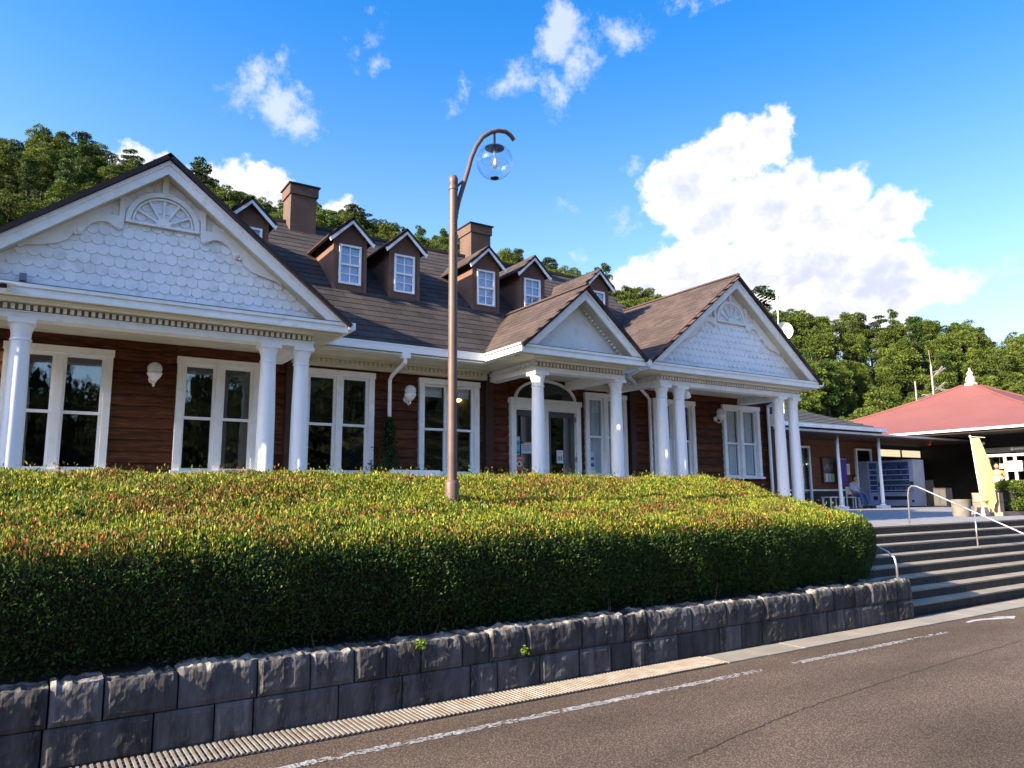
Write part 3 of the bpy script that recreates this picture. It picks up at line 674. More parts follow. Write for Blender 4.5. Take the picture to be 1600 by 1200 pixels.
def window(x0, x1, curtain=0, blind=False):
    c = .095; z0, z1 = WZ0, WZ1; y0 = YW-.055
    mb = MB().box(x0, x0+c, y0, YW+.1, z0, z1-c).box(x1-c, x1, y0+.001, YW+.1, z0, z1-c).box(x0-.012, x1+.012, y0-.012, YW+.1, z1-c, z1)
    mb.box(x0-.03, x1+.03, y0-.04, YW+.1, z0-.045, z0)
    xm = (x0+x1)/2; mb.box(xm-.05, xm+.05, y0+.012, YW+.1, z0, z1-c)
    w = build(mb, 'window', WHITE, bld); zm = z0+(z1-c-z0)*0.49
    for a, b in ((x0+c, xm-.05), (xm+.05, x1-c)):
        s = MB()
        for (za, zb, yy) in ((z0, zm+.02, YW+.035), (zm-.012, z1-c, YW+.012)):
            t = .036
            s.box(a, a+t, yy, yy+.035, za, zb).box(b-t, b, yy+.0005, yy+.035, za, zb).box(a+t, b-t, yy+.001, yy+.034, za, za+t).box(a+t, b-t, yy+.001, yy+.034, zb-t, zb)
        build(s, 'sash', WHITE2, w)
        for (za, zb, yy) in ((z0+.03, zm, YW+.052), (zm+.01, z1-c-.03, YW+.030)):
            build(MB().box(a+.03, b-.03, yy, yy+.006, za, zb), 'pane', GLASS, w)
        if curtain:
            m = MB(); n = 26; V = []
            for j in range(n+1):
                x = a+(b-a)*j/n; V.append((x, YW+.095+.016*sin(j*1.9)+.008*sin(j*.7+a)))
            wid = curtain if curtain < 1 else 1
            for j in range(int(n*wid)):
                m.add([(V[j][0], V[j][1], z0), (V[j+1][0], V[j+1][1], z0), (V[j+1][0], V[j+1][1], z1-.05), (V[j][0], V[j][1], z1-.05)], [(0, 1, 2, 3)])
            build(m, 'curtain', CURT, w, smooth=True)
        if blind: build(MB().box(a+.02, b-.02, YW+.15, YW+.165, z1-c-.2, z1-c), 'blind', CURT, w)
    return w
for k, (a, b) in enumerate(OPEN):
    if k == 4: continue
    window(a, b, curtain={5: 1, 6: .45, 7: .95}.get(k, 0), blind=(k == 3))

# ---------------- entrance
x0, x1, zt = 7.42, 9.06, 3.48
mb = MB().box(x0, x0+.11, YW-.08, YW+.12, DK, zt-.1).box(x1-.11, x1, YW-.08, YW+.12, DK, zt-.1).box(x0-.02, x1+.02, YW-.10, YW+.12, zt-.1, zt)
mb.box(x0+.11, x1-.11, YW-.06, YW+.1, zt-.22, zt-.1).box(8.19, 8.29, YW-.055, YW+.1, DK, zt-.22)
door = build(mb, 'door_frame', WHITE, bld)
DFR = mat('grey_green_door_frame', (0.10, 0.115, 0.11), (0.08, 0.09, 0.088), rough=0.4, scale=4)
for a, b in ((x0+.11, 8.19), (8.29, x1-.11)):
    t = .09
    build(MB().box(a, a+t, YW, YW+.05, DK, zt-.22).box(b-t, b, YW, YW+.05, DK, zt-.22).box(a+t, b-t, YW+.001, YW+.05, zt-.32, zt-.22).box(a+t, b-t, YW+.001, YW+.05, DK, DK+.2), 'door_leaf', DFR, door)
    build(MB().box(a+t, b-t, YW+.02, YW+.03, DK+.2, zt-.32), 'pane', GLASS, door)
for z in (3.12, 2.35, 1.6): build(MB().box(8.915, 8.94, YW-.085, YW-.06, z-.05, z+.05), 'hinge', STEEL, door)
# arch
def arcpts(cx, cz, rx, rz, n=24, a0=0, a1=180): return [(cx+rx*cos(rad(a0+(a1-a0)*k/n)), cz+rz*sin(rad(a0+(a1-a0)*k/n))) for k in range(n+1)]
def annulus(cx, cz, rx, rz, t, y0, y1, n=24, a0=0, a1=180):
    o = arcpts(cx, cz, rx, rz, n, a0, a1); i = arcpts(cx, cz, rx-t, rz-t, n, a0, a1); mb = MB()
    for k in range(n):
        q = [o[k], o[k+1], i[k+1], i[k]]; mb.prism(q, 'y', y0, y1)
    return mb
arch = build(annulus(8.24, zt, .72, .385, .045, YW-.07, YW+.08), 'arched_transom', WHITE, bld)
build(MB().prism(arcpts(8.24, zt, .69, .355), 'y', YW-.02, YW-.012), 'pane', mat('dark_transom_glass', (0.012, 0.018, 0.02), rough=0.06, spec=0.9), arch)
# wall around the door arch
PL = MB()
o_ = arcpts(8.24, zt, .72, .385, 24)
for k in range(24):
    (xa, za), (xb, zb) = o_[k], o_[k+1]; PL.prism([(xa, za), (xa, 3.9), (xb, 3.9), (xb, zb)], 'y', YW-.01, YW+.045)
PL.box(7.42, 7.52, YW-.01, YW+.045, zt, 3.9).box(8.96, 9.06, YW-.01, YW+.045, zt, 3.9)
build(PL, 'plank', LOG, wallp)

# ---------------- columns
def column(parent, x, y):
    sh = build(MB().lathe([(.122, .22), (.121, .6), (.113, 1.7), (.100, 2.36), (.100, 2.40)], (x, y, DK), 28), 'column', WHITE2, parent, smooth=False); smooth_by(sh, 30)
    o = build(MB().lathe([(.100, 2.40), (.112, 2.405), (.112, 2.425), (.102, 2.43), (.104, 2.50), (.128, 2.575), (.132, 2.60)], (x, y, DK), 28).box(x-.138, x+.138, y-.138, y+.138, DK+2.60, DK+2.655), 'capital', WHITE2, sh); smooth_by(o, 35)
    o = build(MB().box(x-.16, x+.16, y-.16, y+.16, DK, DK+.09).lathe([(.155, .09), (.16, .12), (.15, .16), (.128, .19), (.124, .22)], (x, y, DK), 28), 'column_base', WHITE2, sh); smooth_by(o, 35)
    return sh
CY = 10.06
for x in (-0.66, -0.21, 2.60, 3.05, 7.07, 8.80, 9.94, 10.40, 13.39, 13.87): column(bld, x, CY)

# ---------------- gables
def rake_poly(xc, half, za, zc, o0, o1, side, cut=0):
    p = (za-zc)/half
    # band between vertical offsets o0 and o1 below the rake line
    xo = xc+side*half; x_i = lambda o: half-o/p
    return [(xc, za-o0), (xc+side*x_i(o0), zc), (xc+side*x_i(o1), zc), (xc, za-o1)]
SCM = None
def gable(xc, half, za, yf, yback, cols, fan=True, scales='pieces', side_back=(YW, YW)):
    zc = 4.06; p = (za-zc)/half; yt = 9.94 if fan else yf+.30
    g = build(MB().prism([(xc-half+.1, zc+.01), (xc+half-.1, zc+.01), (xc, za-.1)], 'y', yt, yt+.08), 'gable', SCALE if fan else WHITE, bld)
    # roof slabs
    for s in (-1, 1):
        q = [(xc, yf-.07, za+.03), (xc+s*(half+.05), yf-.07, zc-.02), (xc+s*(half+.05), yback, zc-.02), (xc, yback, za+.03)]
        build(MB().slab(q if s > 0 else q[::-1], .055), 'roof', EDGE, bld)
        mb = MB().prism(rake_poly(xc, half, za-.01, zc, .045, .215, s), 'y', yf, yf+.035)
        mb.prism(rake_poly(xc, half, za-.01, zc, .045, .10, s), 'y', yf-.022, yf)
        build(mb, 'rake_board', WHITE, g)
        build(MB().prism(rake_poly(xc, half, za, zc, .18, .205, s), 'y', yf+.036, yt-.002), 'soffit', CREAM, g)
    # cornice
    mb = MB().box(xc-half, xc+half, yf, yf+.05, 3.925, zc).box(xc-half-.012, xc+half+.012, yf-.02, yf, 4.02, zc+.003).box(xc-half-.004, xc+half+.004, yf-.008, yf, 3.925, 3.955)
    for s, yb in ((-1, side_back[0]), (1, side_back[1])):
        xx = xc+s*half; mb.box(min(xx, xx-s*.05), max(xx, xx-s*.05), yf+.05, yb, 3.925, zc-.001)
    co = build(mb, 'cornice', WHITE, bld)
    build(MB().box(xc-half+.0, xc+half, yf-.025, yt, zc+.004, zc+.012), 'flashing', mat('dull_flashing', (0.12, 0.13, 0.15), rough=0.5), co)
    build(MB().box(xc-half+.05, xc+half-.05, yf+.05, YW-.01, 3.905, 3.925), 'soffit', CREAM, co)
    cx0, cx1 = min(cols)-.13, max(cols)+.13
    mb = MB().box(cx0, cx1, CY-.11, CY+.11, 3.716, 3.80).box(cx0+.02, cx1-.02, CY-.09, CY+.09, 3.80, 3.905)
    mb.box(cx0-.015, cx1+.015, CY-.125, CY-.11, 3.785, 3.80)
    for s in (0, 1):
        xx = cx0 if s == 0 else cx1-.22; mb.box(xx, xx+.22, CY+.11, YW-.012, 3.717, 3.80).box(xx+.02, xx+.20, CY+.09, YW-.012, 3.80, 3.904)
    mb.prism([(CY-.09, 3.905), (CY-.09, 3.885), (CY-.19, 3.905)], 'x', cx0+.02, cx1-.02)
    be = build(mb, 'beam', WHITE, bld)
    mb = MB(); x = cx0+.02
    while x < cx1-.05:
        mb.box(x, x+.040, CY-.125, CY-.09, 3.812, 3.872); x += .073
    y = CY-.05
    while y < YW-.1:
        mb.box(cx1-.02, cx1+.012, y, y+.04, 3.812, 3.872); mb.box(cx0-.012, cx0+.02, y, y+.04, 3.812, 3.872); y += .073
    build(mb, 'dentil', WHITE, be, kind='stuff', label='row of small white dentil blocks')
    build(MB().box(cx0+.02, cx1-.02, CY-.095, CY-.0905, 3.80, 3.88), 'dentil_backing', mat('brown_recess', (0.20, 0.15, 0.10), (0.3, 0.26, 0.2), rough=0.9, scale=9), be)  # brown backing strip, darker than the white dentils in front of it
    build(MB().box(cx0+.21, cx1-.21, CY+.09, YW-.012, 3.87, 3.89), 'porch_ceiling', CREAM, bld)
    if fan:
        zb = zc+(za-zc)*0.545; R = 0.43; y0, y1 = yt-.055, yt-.02
        mb = annulus(xc, zb, R, R, .06, y0, y1, 28); mb.v += []; f2 = annulus(xc, zb, R-.075, R-.075, .022, y0+.012, y1-.003, 28); mb.add(f2.v, f2.f)
        for a in (28, 59, 90, 121, 152):
            mb.bar((xc+.06*cos(rad(a)), y0+.018, zb+.06*sin(rad(a))), (xc+(R-.08)*cos(rad(a)), y0+.018, zb+(R-.08)*sin(rad(a))), .026, .03, up=(0, 1, 0))
        mb.prism(arcpts(xc, zb, .09, .09, 10), 'y', y0, y1).box(xc-R, xc+R, y0-.012, y1, zb-.03, zb)
        mb.box(xc-.035, xc+.035, y0, y1, zb+R, za-.2)
        build(mb, 'fan_ornament', WHITE, g)
        for s in (-1, 1):
            rk = lambda x: za-.20-p*x
            low = [(.44, -.03)] and [(.44, -.03), (.455, -.13), (.50, -.155), (.55, -.11), (.62, -.07), (.70, -.075), (.79, -.125), (.85, -.20), (.872, -.27), (.92, -.285), (.96, -.26), (.985, -.31), (1.02, -.37), (1.06, -.39), (1.10, -.42), (1.18, -.45), (1.3, -.48), (1.42, -.505), (1.5, -.55)]
            mb = MB()
            for k in range(len(low)-1):
                (xa, la), (xb, lb) = low[k], low[k+1]
                ua, ub = rk(xa)-zb, rk(xb)-zb
                if xb <= .71:      # open triangle between plate and rake
                    if xa < .5: mb.prism([(xc+s*xa, zb+la), (xc+s*xb, zb+lb), (xc+s*xb, zb+ub-.0), (xc+s*xa, zb+ua)], 'y', y0+.004, y1)
                    else:
                        mb.prism([(xc+s*xa, zb+la), (xc+s*xb, zb+lb), (xc+s*xb, zb+.03), (xc+s*xa, zb+.03)], 'y', y0+.004, y1)
                else: mb.prism([(xc+s*xa, zb+la), (xc+s*xb, zb+lb), (xc+s*xb, zb+ub), (xc+s*xa, zb+ua)], 'y', y0+.004, y1)
            for (bx, bz, br) in ((.905, -.235, .034), (.95, -.275, .022), (.50, -.115, .03)):
                mb.sphere((xc+s*bx, y0, zb+bz), br, 8, 6, (1, .5, 1))
            build(mb, 'scroll_bracket', WHITE, g)
        # fish scale shingles
        w, h = (.128, .129)
        prof = [(-w/2+.0006, .15)]+[(-w/2+.0006+(w-.0012)*(1-cos(pi*k/8))/2, .052-.052*sin(pi*k/8)) for k in range(9)]+[(w/2-.0006, .15)]
        sm = MB(); n = len(prof)
        fr = [(x, -.0165+.0125*z/.15, z) for x, z in prof]; bk = [(x, 0, z) for x, z in prof]
        sm.add(fr+bk, [tuple(range(n)), tuple(range(n, 2*n))[::-1]]+[(i, n+i, n+(i+1) % n, (i+1) % n) for i in range(n)])
        join = MB(); me = sm.mesh('shingle', SCALE); cnt = 0
        row = 0; z = zc+.012
        while z < za-.3:
            hw = (za-.17-(z+.07))/p
            k0 = int(hw/w)+1
            for k in range(-k0, k0+1):
                x = xc+(k+(.5 if row % 2 else 0))*w
                if abs(x-xc)+w*.3 > hw: continue
                if scales == 'pieces' and cnt < 299:
                    link('shingle', me, g, (x-6.5+random.uniform(-.002, .002), yt-.001-14, z-DK+random.uniform(-.004, .004)), (0, random.uniform(-.02, .02), 0)); cnt += 1
                else: join.add([(a+x, b+yt-.001, c_+z+random.uniform(-.001, .001)) for a, b, c_ in sm.v], sm.f)
            z += h; row += 1
        if join.v: build(join, 'shingle', SCALE, g, kind='stuff', label='rows of small white scalloped shingles')
    else:   # dentils along the raking soffit
        mb = MB(); x = .12
        while x < half-.25:
            z = za-.235-p*x
            for s in (-1, 1): mb.box(xc+s*x-.016, xc+s*x+.016, yf+.20, yf+.235, z-.03, z)
            x += .062
        build(mb, 'dentil', WHITE, g, kind='stuff', label='row of small white dentil blocks under the rake')
    return g
gable(1.18, 2.40, 5.93, 9.70, 13.6, (-.66, -.21, 2.60, 3.05), side_back=(YW, 10.72))
gable(7.75, 1.31, 5.19, 9.56, 12.4, (7.07, 8.80), fan=False, side_back=(10.74, YW))
gable(11.83, 2.52, 6.05, 9.70, 17.5, (9.94, 10.40, 13.39, 13.87), scales='joined', side_back=(YW, YW))
# left wing runs back behind the ridge
# ---------------- shingled slopes
def slope_shingles(name, org, U, V, lu, lv, w, h, th, m, parent, keep=None, pieces=0, kindlabel=None, jit=.004):
    """org corner at the eave; U along the eave, V up the slope"""
    org = Vector(org); U = Vector(U).normalized(); V = Vector(V).normalized(); Nn = U.cross(V)
    if Nn.z < 0: Nn = -Nn
    L = h*1.25
    base = [(-w/2+.0025, 0, th), (w/2-.0025, 0, th), (w/2-.0025, L, .004), (-w/2+.0025, L, .004), (-w/2+.0025, 0, 0), (w/2-.0025, 0, 0)]
    F = [(0, 1, 2, 3), (4, 5, 1, 0), (4, 0, 3), (5, 2, 1)]
    me = None; J = MB(); cnt = 0
    rows = int(lv/h); mats = Matrix((U, V, Nn)).transposed()
    for r_ in range(rows):
        v = r_*h; u = -((r_*0.5) % 1)*w; 
        while u < lu:
            uu = u+w/2; u += w
            if uu < 0 or uu > lu: continue
            dv = random.uniform(-jit, jit)
            P = org+U*uu+V*(v+dv)
            if keep and not keep(P): continue
            if cnt < pieces:
                if me is None: me = MB().add(base, F).mesh(name, m)
                o = link(name, me, parent); off = ORI.get(parent.name, (0, 0, 0))
                o.matrix_local = Matrix.Translation(P-Vector(off)) @ mats.to_4x4(); cnt += 1
            else:
                tz = random.uniform(0, .003)
                J.add([tuple(P+U*a+V*b+Nn*(c_+tz)) for a, b, c_ in base], F)
    if J.v:
        o = build(J, name, m, parent, kind='stuff', label=kindlabel)
        tn = o.data.attributes.new('tone', 'FLOAT', 'FACE'); nf = len(o.data.polygons)
        tn.data.foreach_set('value', np.repeat(rng.uniform(-.5, .5, nf//4+1), 4)[:nf].astype(np.float32))
PM = (7.15-4.06)/(14.4-10.74)
mr = build(MB().slab([(1.18, 10.72, 4.04), (11.93, 10.72, 4.04), (11.93, 14.4, 7.15), (1.18, 14.4, 7.15)], .05), 'roof', EDGE, bld, label='long dark brown shingled main roof')
mrb = build(MB().slab([(11.93, 18.06, 4.04), (1.18, 18.06, 4.04), (1.18, 14.4, 7.15), (11.93, 14.4, 7.15)], .05), 'roof', EDGE, bld)
VV = Vector((0, 3.68, 3.11)).normalized()
def inmain(P):
    return not (P.x < 3.5 and P.z < 5.93-.79*(P.x-1.18)-.1)
slope_shingles('roof_shingle', (1.2, 10.715, 4.045), (1, 0, 0), VV, 10.72, 4.78, .315, .198, .014, SHING, mr, keep=inmain, pieces=299, kindlabel='upper rows of dark brown roof shingles')
build(MB().box(1.18, 11.93, 14.33, 14.47, 7.13, 7.19), 'ridge_cap', SHING, mr)
build(MB().prism([(10.8, 3.9), (18.0, 3.9), (14.4, 7.08)], 'x', 11.80, 11.88).prism([(10.8, 3.9), (18.0, 3.9), (14.4, 7.08)], 'x', 1.22, 1.30), 'gable_wall', STUCCO, bld)
# entry porch left slope and right wing left slope
p2 = (5.19-4.06)/1.31
sl2 = Vector((1, 0, p2)).normalized()
prn = build(MB().bar((7.75, 9.50, 5.235), (7.75, 12.35, 5.235), .07, .03), 'ridge_cap', SHING2, bld)
def porchkeep(P): return P.z > 4.04+PM*(P.y-10.74)-.02
slope_shingles('roof_shingle', (6.40, 9.50, 4.055), (0, 1, 0), sl2, 2.9, 1.74, .25, .14, .012, SHING2, prn, keep=porchkeep, kindlabel='reddish brown shingles of the entrance porch roof', jit=.002)
p3 = (6.05-4.06)/2.52; sl3 = Vector((1, 0, p3)).normalized()
rrn = build(MB().bar((11.83, 9.64, 6.10), (11.83, 17.5, 6.10), .07, .03), 'ridge_cap', SHING2, bld)
def wingkeep(P): return P.z > 4.04+PM*(P.y-10.74)-.02
slope_shingles('roof_shingle', (9.27, 9.64, 4.055), (0, 1, 0), sl3, 7.8, 3.26, .25, .14, .012, SHING2, rrn, keep=wingkeep, kindlabel='reddish brown shingles of the right wing roof', jit=.002)
# copper-coloured verge trims
TRIM = mat('verge_trim', (0.20, 0.085, 0.06), (0.12, 0.06, 0.05), rough=0.6, scale=6)
build(MB().bar((11.83, 9.625, 6.095), (9.26, 9.625, 4.06), .015, .03), 'verge_trim', TRIM, rrn)
# eaves, gutters, friezes
gm = MB()
def gutter(mb, a, b, side):
    """box gutter with a lip"""
    (xa, ya), (xb, yb) = a, b
    if abs(ya-yb) < 1e-6:
        mb.box(xa, xb, ya-.005, ya+.10, 3.945, 3.96).box(xa, xb, ya-.012, ya+.006, 3.95, 4.068).box(xa, xb, ya-.022, ya-.004, 4.05, 4.072)
    return mb
g1 = build(gutter(MB(), (3.60, 10.68), (6.42, 10.68), 0).box(4.86, 5.0, 10.66, 10.76, 3.86, 3.97).box(3.60, 6.43, 10.775, 10.80, 3.90, 4.03), 'gutter', WHITE2, bld)
build(MB().box(6.40, 6.436, 9.53, 10.70, 3.94, 4.068).box(6.378, 6.40, 9.53, 10.70, 4.045, 4.072), 'gutter', WHITE2, bld)
build(MB().box(9.06, 9.13, 9.6, 9.70, 3.94, 4.07).box(9.2, 9.30, 9.62, 9.70, 3.96, 4.08), 'gutter_end', WHITE2, bld)
build(MB().box(14.36, 14.46, 9.66, 11.6, 3.97, 4.07), 'gutter', WHITE2, bld)
build(MB().box(3.58, 3.68, 9.66, 10.62, 3.97, 4.07), 'gutter', WHITE2, bld)
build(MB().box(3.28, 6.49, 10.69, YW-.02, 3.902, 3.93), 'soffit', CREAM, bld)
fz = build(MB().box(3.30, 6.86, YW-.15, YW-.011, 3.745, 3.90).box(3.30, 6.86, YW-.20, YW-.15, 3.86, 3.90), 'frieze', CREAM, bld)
mb = MB(); x = 3.36
while x < 6.8: mb.box(x, x+.042, YW-.19, YW-.15, 3.795, 3.855); x += .08
build(mb, 'dentil', CREAM, fz, kind='stuff', label='row of small cream dentil blocks')
build(MB().box(9.05, 9.95, YW-.15, YW-.011, 3.745, 3.87), 'frieze', CREAM, bld)
# downpipes
dp = MB().tube([(4.93, 10.71, 3.88), (4.93, 10.71, 3.80), (4.96, 11.30, 3.66), (4.97, 11.40, 3.60), (4.97, 11.40, DK)], .033, 8)
build(dp, 'downpipe', WHITE2, bld)
build(MB().tube([(9.18, 9.80, 3.93), (9.25, 10.2, 3.86), (10.85, 11.40, 3.72), (10.90, 11.40, 3.66), (10.90, 11.40, DK)], .033, 8), 'downpipe', WHITE2, bld)
build(MB().tube([(14.42, 10.6, 3.97), (14.45, 10.7, 3.80), (14.72, 11.36, 3.72), (14.74, 11.38, 3.6), (14.74, 11.38, DK)], .036, 8), 'downpipe', WHITE2, bld)

# ---------------- dormers
def dormer(i, xc):
    yf = 12.15; wz0 = 5.38; za, ze, hw = 6.56, 6.20, .385
    zb = 4.04+PM*(yf-10.72)
    p = (za-ze)/hw
    yb = lambda z: 10.72+(z-4.04)/PM
    # cheek walls and front with a window hole
    w = .30; wx = .205; z1 = 6.10
    mb = MB().prism([(yf, zb-.1), (yf, ze+.05), (yb(ze)+.1, ze+.05)], 'x', xc-w, xc-w+.04).prism([(yf, zb-.1), (yf, ze+.05), (yb(ze)+.1, ze+.05)], 'x', xc+w-.04, xc+w)
    mb.box(xc-w+.04, xc-wx, yf, yf+.05, zb-.1, z1).box(xc+wx, xc+w-.04, yf, yf+.05, zb-.1, z1).box(xc-wx, xc+wx, yf, yf+.05, zb-.1, wz0)
    mb.prism([(xc-w+.04, z1), (xc+w-.04, z1), (xc+w-.04, za-p*(w-.04)-.03), (xc, za-.03), (xc-w+.04, za-p*(w-.04)-.03)], 'y', yf, yf+.05)
    mb.box(xc-w-.012, xc-w+.05, yf-.012, yf, zb-.1, ze+.02).box(xc+w-.05, xc+w+.012, yf-.012, yf, zb-.1, ze+.02)
    d = build(mb, 'dormer', STUCCO, bld)
    build(MB().box(xc-w+.05, xc+w-.05, yf+.3, yf+.35, zb, za-.2), 'dark_lining', ROOM, d)
    t = .035
    fr = MB().box(xc-wx, xc-wx+t, yf-.025, yf+.03, wz0, z1).box(xc+wx-t, xc+wx, yf-.024, yf+.03, wz0, z1).box(xc-wx+t, xc+wx-t, yf-.023, yf+.03, wz0, wz0+t).box(xc-wx+t, xc+wx-t, yf-.022, yf+.03, z1-t, z1)
    zm = (wz0+z1)/2; fr.box(xc-wx+t, xc+wx-t, yf-.015, yf+.025, zm-.018, zm+.018)
    fr.box(xc-.008, xc+.008, yf-.006, yf+.01, wz0+t, z1-t)
    for zz in ((wz0+zm)/2+.01, (zm+z1)/2): fr.box(xc-wx+t, xc+wx-t, yf-.005, yf+.009, zz-.007, zz+.007)
    build(fr, 'window_frame', WHITE2, d)
    for (a, b) in ((wz0+t, zm-.018), (zm+.018, z1-t)): build(MB().box(xc-wx+t, xc+wx-t, yf+.012, yf+.016, a, b), 'pane', GLASS2, d)
    build(MB().box(xc-wx+t, xc+wx-t, yf+.05, yf+.06, wz0+t, z1-t), 'curtain', mat('dormer_blind', (.36, .42, .55), (.3, .36, .48), rough=.9), d)
    yfr = yf-.13
    for s in (-1, 1):
        e = hw+.04; ze2 = za-p*e
        q = [(xc, yfr, za+.035), (xc+s*e, yfr, ze2+.035), (xc+s*e, yb(ze2)+.12, ze2+.035), (xc, yb(za)+.12, za+.035)]
        build(MB().slab(q if s > 0 else q[::-1], .045), 'roof', EDGE, d)
        build(MB().prism([(xc, za-.01), (xc+s*e, ze2-.01), (xc+s*(e-.03), ze2-.075), (xc, za-.085)], 'y', yfr+.006, yfr+.03), 'rake_board', WHITE2, d)
    U = (0, 1, 0); V = Vector((hw, 0, za-ze)).normalized(); e = hw+.05
    slope_shingles('roof_shingle', (xc-e, yfr-.01, za-p*e+.037), U, V, 1.75, e/ V.x, .22, .12, .012, SHING2, d, keep=lambda P: P.z > 4.04+PM*(P.y-10.72)-.03, kindlabel='dormer roof shingles', jit=.002)
    # white gutter stub at the left eave
    build(MB().bar((xc-hw-.06, yfr+.0, ze-.03), (xc-hw-.06, yb(ze)+.05, ze-.03), .03, .03), 'eave_trim', DARKWOOD, d)
for i, xc in enumerate((2.74, 4.49, 5.545, 7.31, 8.43, 10.17)): dormer(i, xc)
# ---------------- chimneys
for xc in (4.20, 8.33):
    mb = MB().box(xc-.26, xc+.26, 14.06, 14.58, 6.5, 7.66)
    c = build(mb, 'chimney', STUCCO2, bld)
    build(MB().box(xc-.29, xc+.29, 14.03, 14.61, 7.66, 7.86), 'chimney_band', STUCCO2, c)
    build(MB().box(xc-.32, xc+.32, 14.0, 14.64, 7.86, 7.885), 'chimney_cap', EDGE, c)

# ================================================================== things on the facade
BULBW = mat('frosted_white_globe', (0.75, 0.76, 0.76), (0.68, 0.69, 0.68), rough=0.25, scale=5)
def wall_lamp(x, z, label, s=1.0, drop=False):
    t = thing('wall_lamp', label, 'wall lamp', (x, YW-.045, z), 0, 'white globe wall lamps on the brown facade')
    o = build(MB().sphere((0, -.16, .10), .098, 20, 12), 'globe', BULBW, t, smooth=True, local=True)
    build(MB().lathe([(.03, -.07), (.075, -.02), (.095, .02), (.10, .045), (.085, .05)], (0, -.16, 0), 18), 'cup', WHITE2, t, local=True, smooth=True)
    build(MB().tube([(0, -.16, -.07), (0, -.155, -.11), (0, -.10, -.13), (0, -.04, -.09), (0, 0, -.04)], [.012, .016, .016, .016, .02], 8), 'bracket', WHITE2, t, local=True)
    build(MB().sphere((0, 0, -.03), .06, 14, 8, (1, .35, 1)), 'wall_plate', WHITE2, t, local=True, smooth=True)
wall_lamp(1.36, 3.36, 'white globe wall lamp between the two leftmost big windows')
wall_lamp(5.30, 3.33, 'white globe wall lamp right of the white downpipe under the main eave')
wall_lamp(12.98, 3.38, 'white globe wall lamp under the right gable porch')
t = thing('spotlight', 'small white spotlight hanging under the right porch beam beside the paired columns', 'spotlight', (10.66, 10.15, 3.70))
build(MB().box(-.03, .03, -.03, .03, -.05, .02), 'bracket', WHITE2, t, local=True)
build(MB().lathe([(.03, .03), (.075, -.02), (.09, -.10), (.06, -.13)], (.02, -.02, -.06), 14), 'lamp_head', WHITE2, t, local=True, smooth=True)
t = thing('security_camera', 'small dark security camera on the white cornice of the left gable', 'camera', (-.36, 9.66, 3.985))
build(MB().box(-.02, .02, -.02, .03, -.03, .03), 'bracket', WHITE2, t, local=True)
build(MB().tube([(-.02, -.05, 0), (-.12, -.09, -.02)], .025, 10), 'camera_body', BLACK, t, local=True)
build(MB().box(-.10, .07, -.12, -.03, .02, .035), 'hood', WHITE2, t, local=True)
t = thing('floodlight', 'small grey floodlight box on the left gable shingles', 'floodlight', (-.24, 9.90, 4.16))
build(MB().box(-.035, .035, -.06, .0, -.03, .055), 'housing', mat('grey_box', (.18, .2, .23), rough=.5), t, local=True)
build(MB().box(-.012, .012, -.03, -.0, -.12, -.03), 'arm', mat('grey_arm', (.2, .2, .22), rough=.5), t, local=True)
t = thing('meter_box', 'white meter box on the corner beside the rightmost paired columns', 'box', (14.86, 11.34, 3.42))
build(MB().box(-.09, .09, -.09, .06, -.16, .12), 'housing', WHITE2, t, local=True)
build(MB().tube([(0.03, -.02, -.16), (.05, -.02, -.4), (.12, -.02, -.6)], .012, 6), 'conduit', WHITE2, t, local=True)
# hanging warm lamp seen in the fourth window
t = thing('pendant_lamp', 'lit warm pendant lamp seen through the window behind the street lamp post', 'pendant lamp', (6.95, 12.6, 3.54))
build(MB().sphere((0, 0, 0), .055, 12, 8), 'bulb', mat('warm_bulb', (1, .7, .3), emit=((1.0, .62, .18), 5)), t, local=True, smooth=True)
build(MB().tube([(0, 0, .05), (0, 0, .3)], .008, 6), 'cord', BLACK, t, local=True)
# flyers on the entrance
def flyer(x0, x1, z0, z1, y, bands, label, name='poster', rotz=0):
    t = thing(name, label, name.replace('_', ' '), ((x0+x1)/2, y, z0))
    w = (x1-x0)/2; h = z1-z0
    build(MB().box(-w, w, -.004, 0, 0, h), 'sheet', mat('sheet', bands[0], rough=.6), t, local=True)
    for k, (a, b, c_, d_, col) in enumerate(bands[1]):
        build(MB().box(-w+2*w*a, -w+2*w*b, -.006, -.004, h*c_, h*d_), 'print', mat('print', col, rough=.6), t, local=True)
    return t
flyer(7.545, 7.65, 2.40, 2.76, YW-.008, ((.13, .42, .62), [(.1, .9, .78, .95, (.6, .7, .75)), (.15, .8, .6, .66, (.03, .12, .2)), (.1, .85, .3, .5, (.25, .55, .7)), (.2, .8, .1, .2, (.03, .12, .2))]), 'tall light blue poster on the left door leaf above the orange one')
t = flyer(7.55, 7.70, 2.12, 2.38, YW-.012, ((.62, .12, .05), [(.1, .9, .82, .95, (.7, .4, .3))]), 'orange poster with a white ring low on the left door leaf')
build(annulus(0, .12, .055, .055, .02, -.009, -.006, 20, 0, 360), 'ring', mat('ring', (.75, .75, .7)), t, local=True)
build(MB().prism(arcpts(0, .12, .022, .022, 12, 0, 360)[:-1], 'y', -.009, -.006), 'dot', mat('dot', (.1, .06, .05)), t, local=True)
flyer(7.68, 7.95, 2.44, 2.62, YW-.008, ((.50, .55, .62), [(.05, .9, .78, .84, (.2, .2, .25)), (.05, .8, .55, .61, (.2, .2, .25)), (.05, .85, .35, .41, (.2, .2, .25)), (.2, .9, 1.0, 1.18, (.8, .4, .12))]), 'white notice with dark lines and an orange strip on the left door leaf')
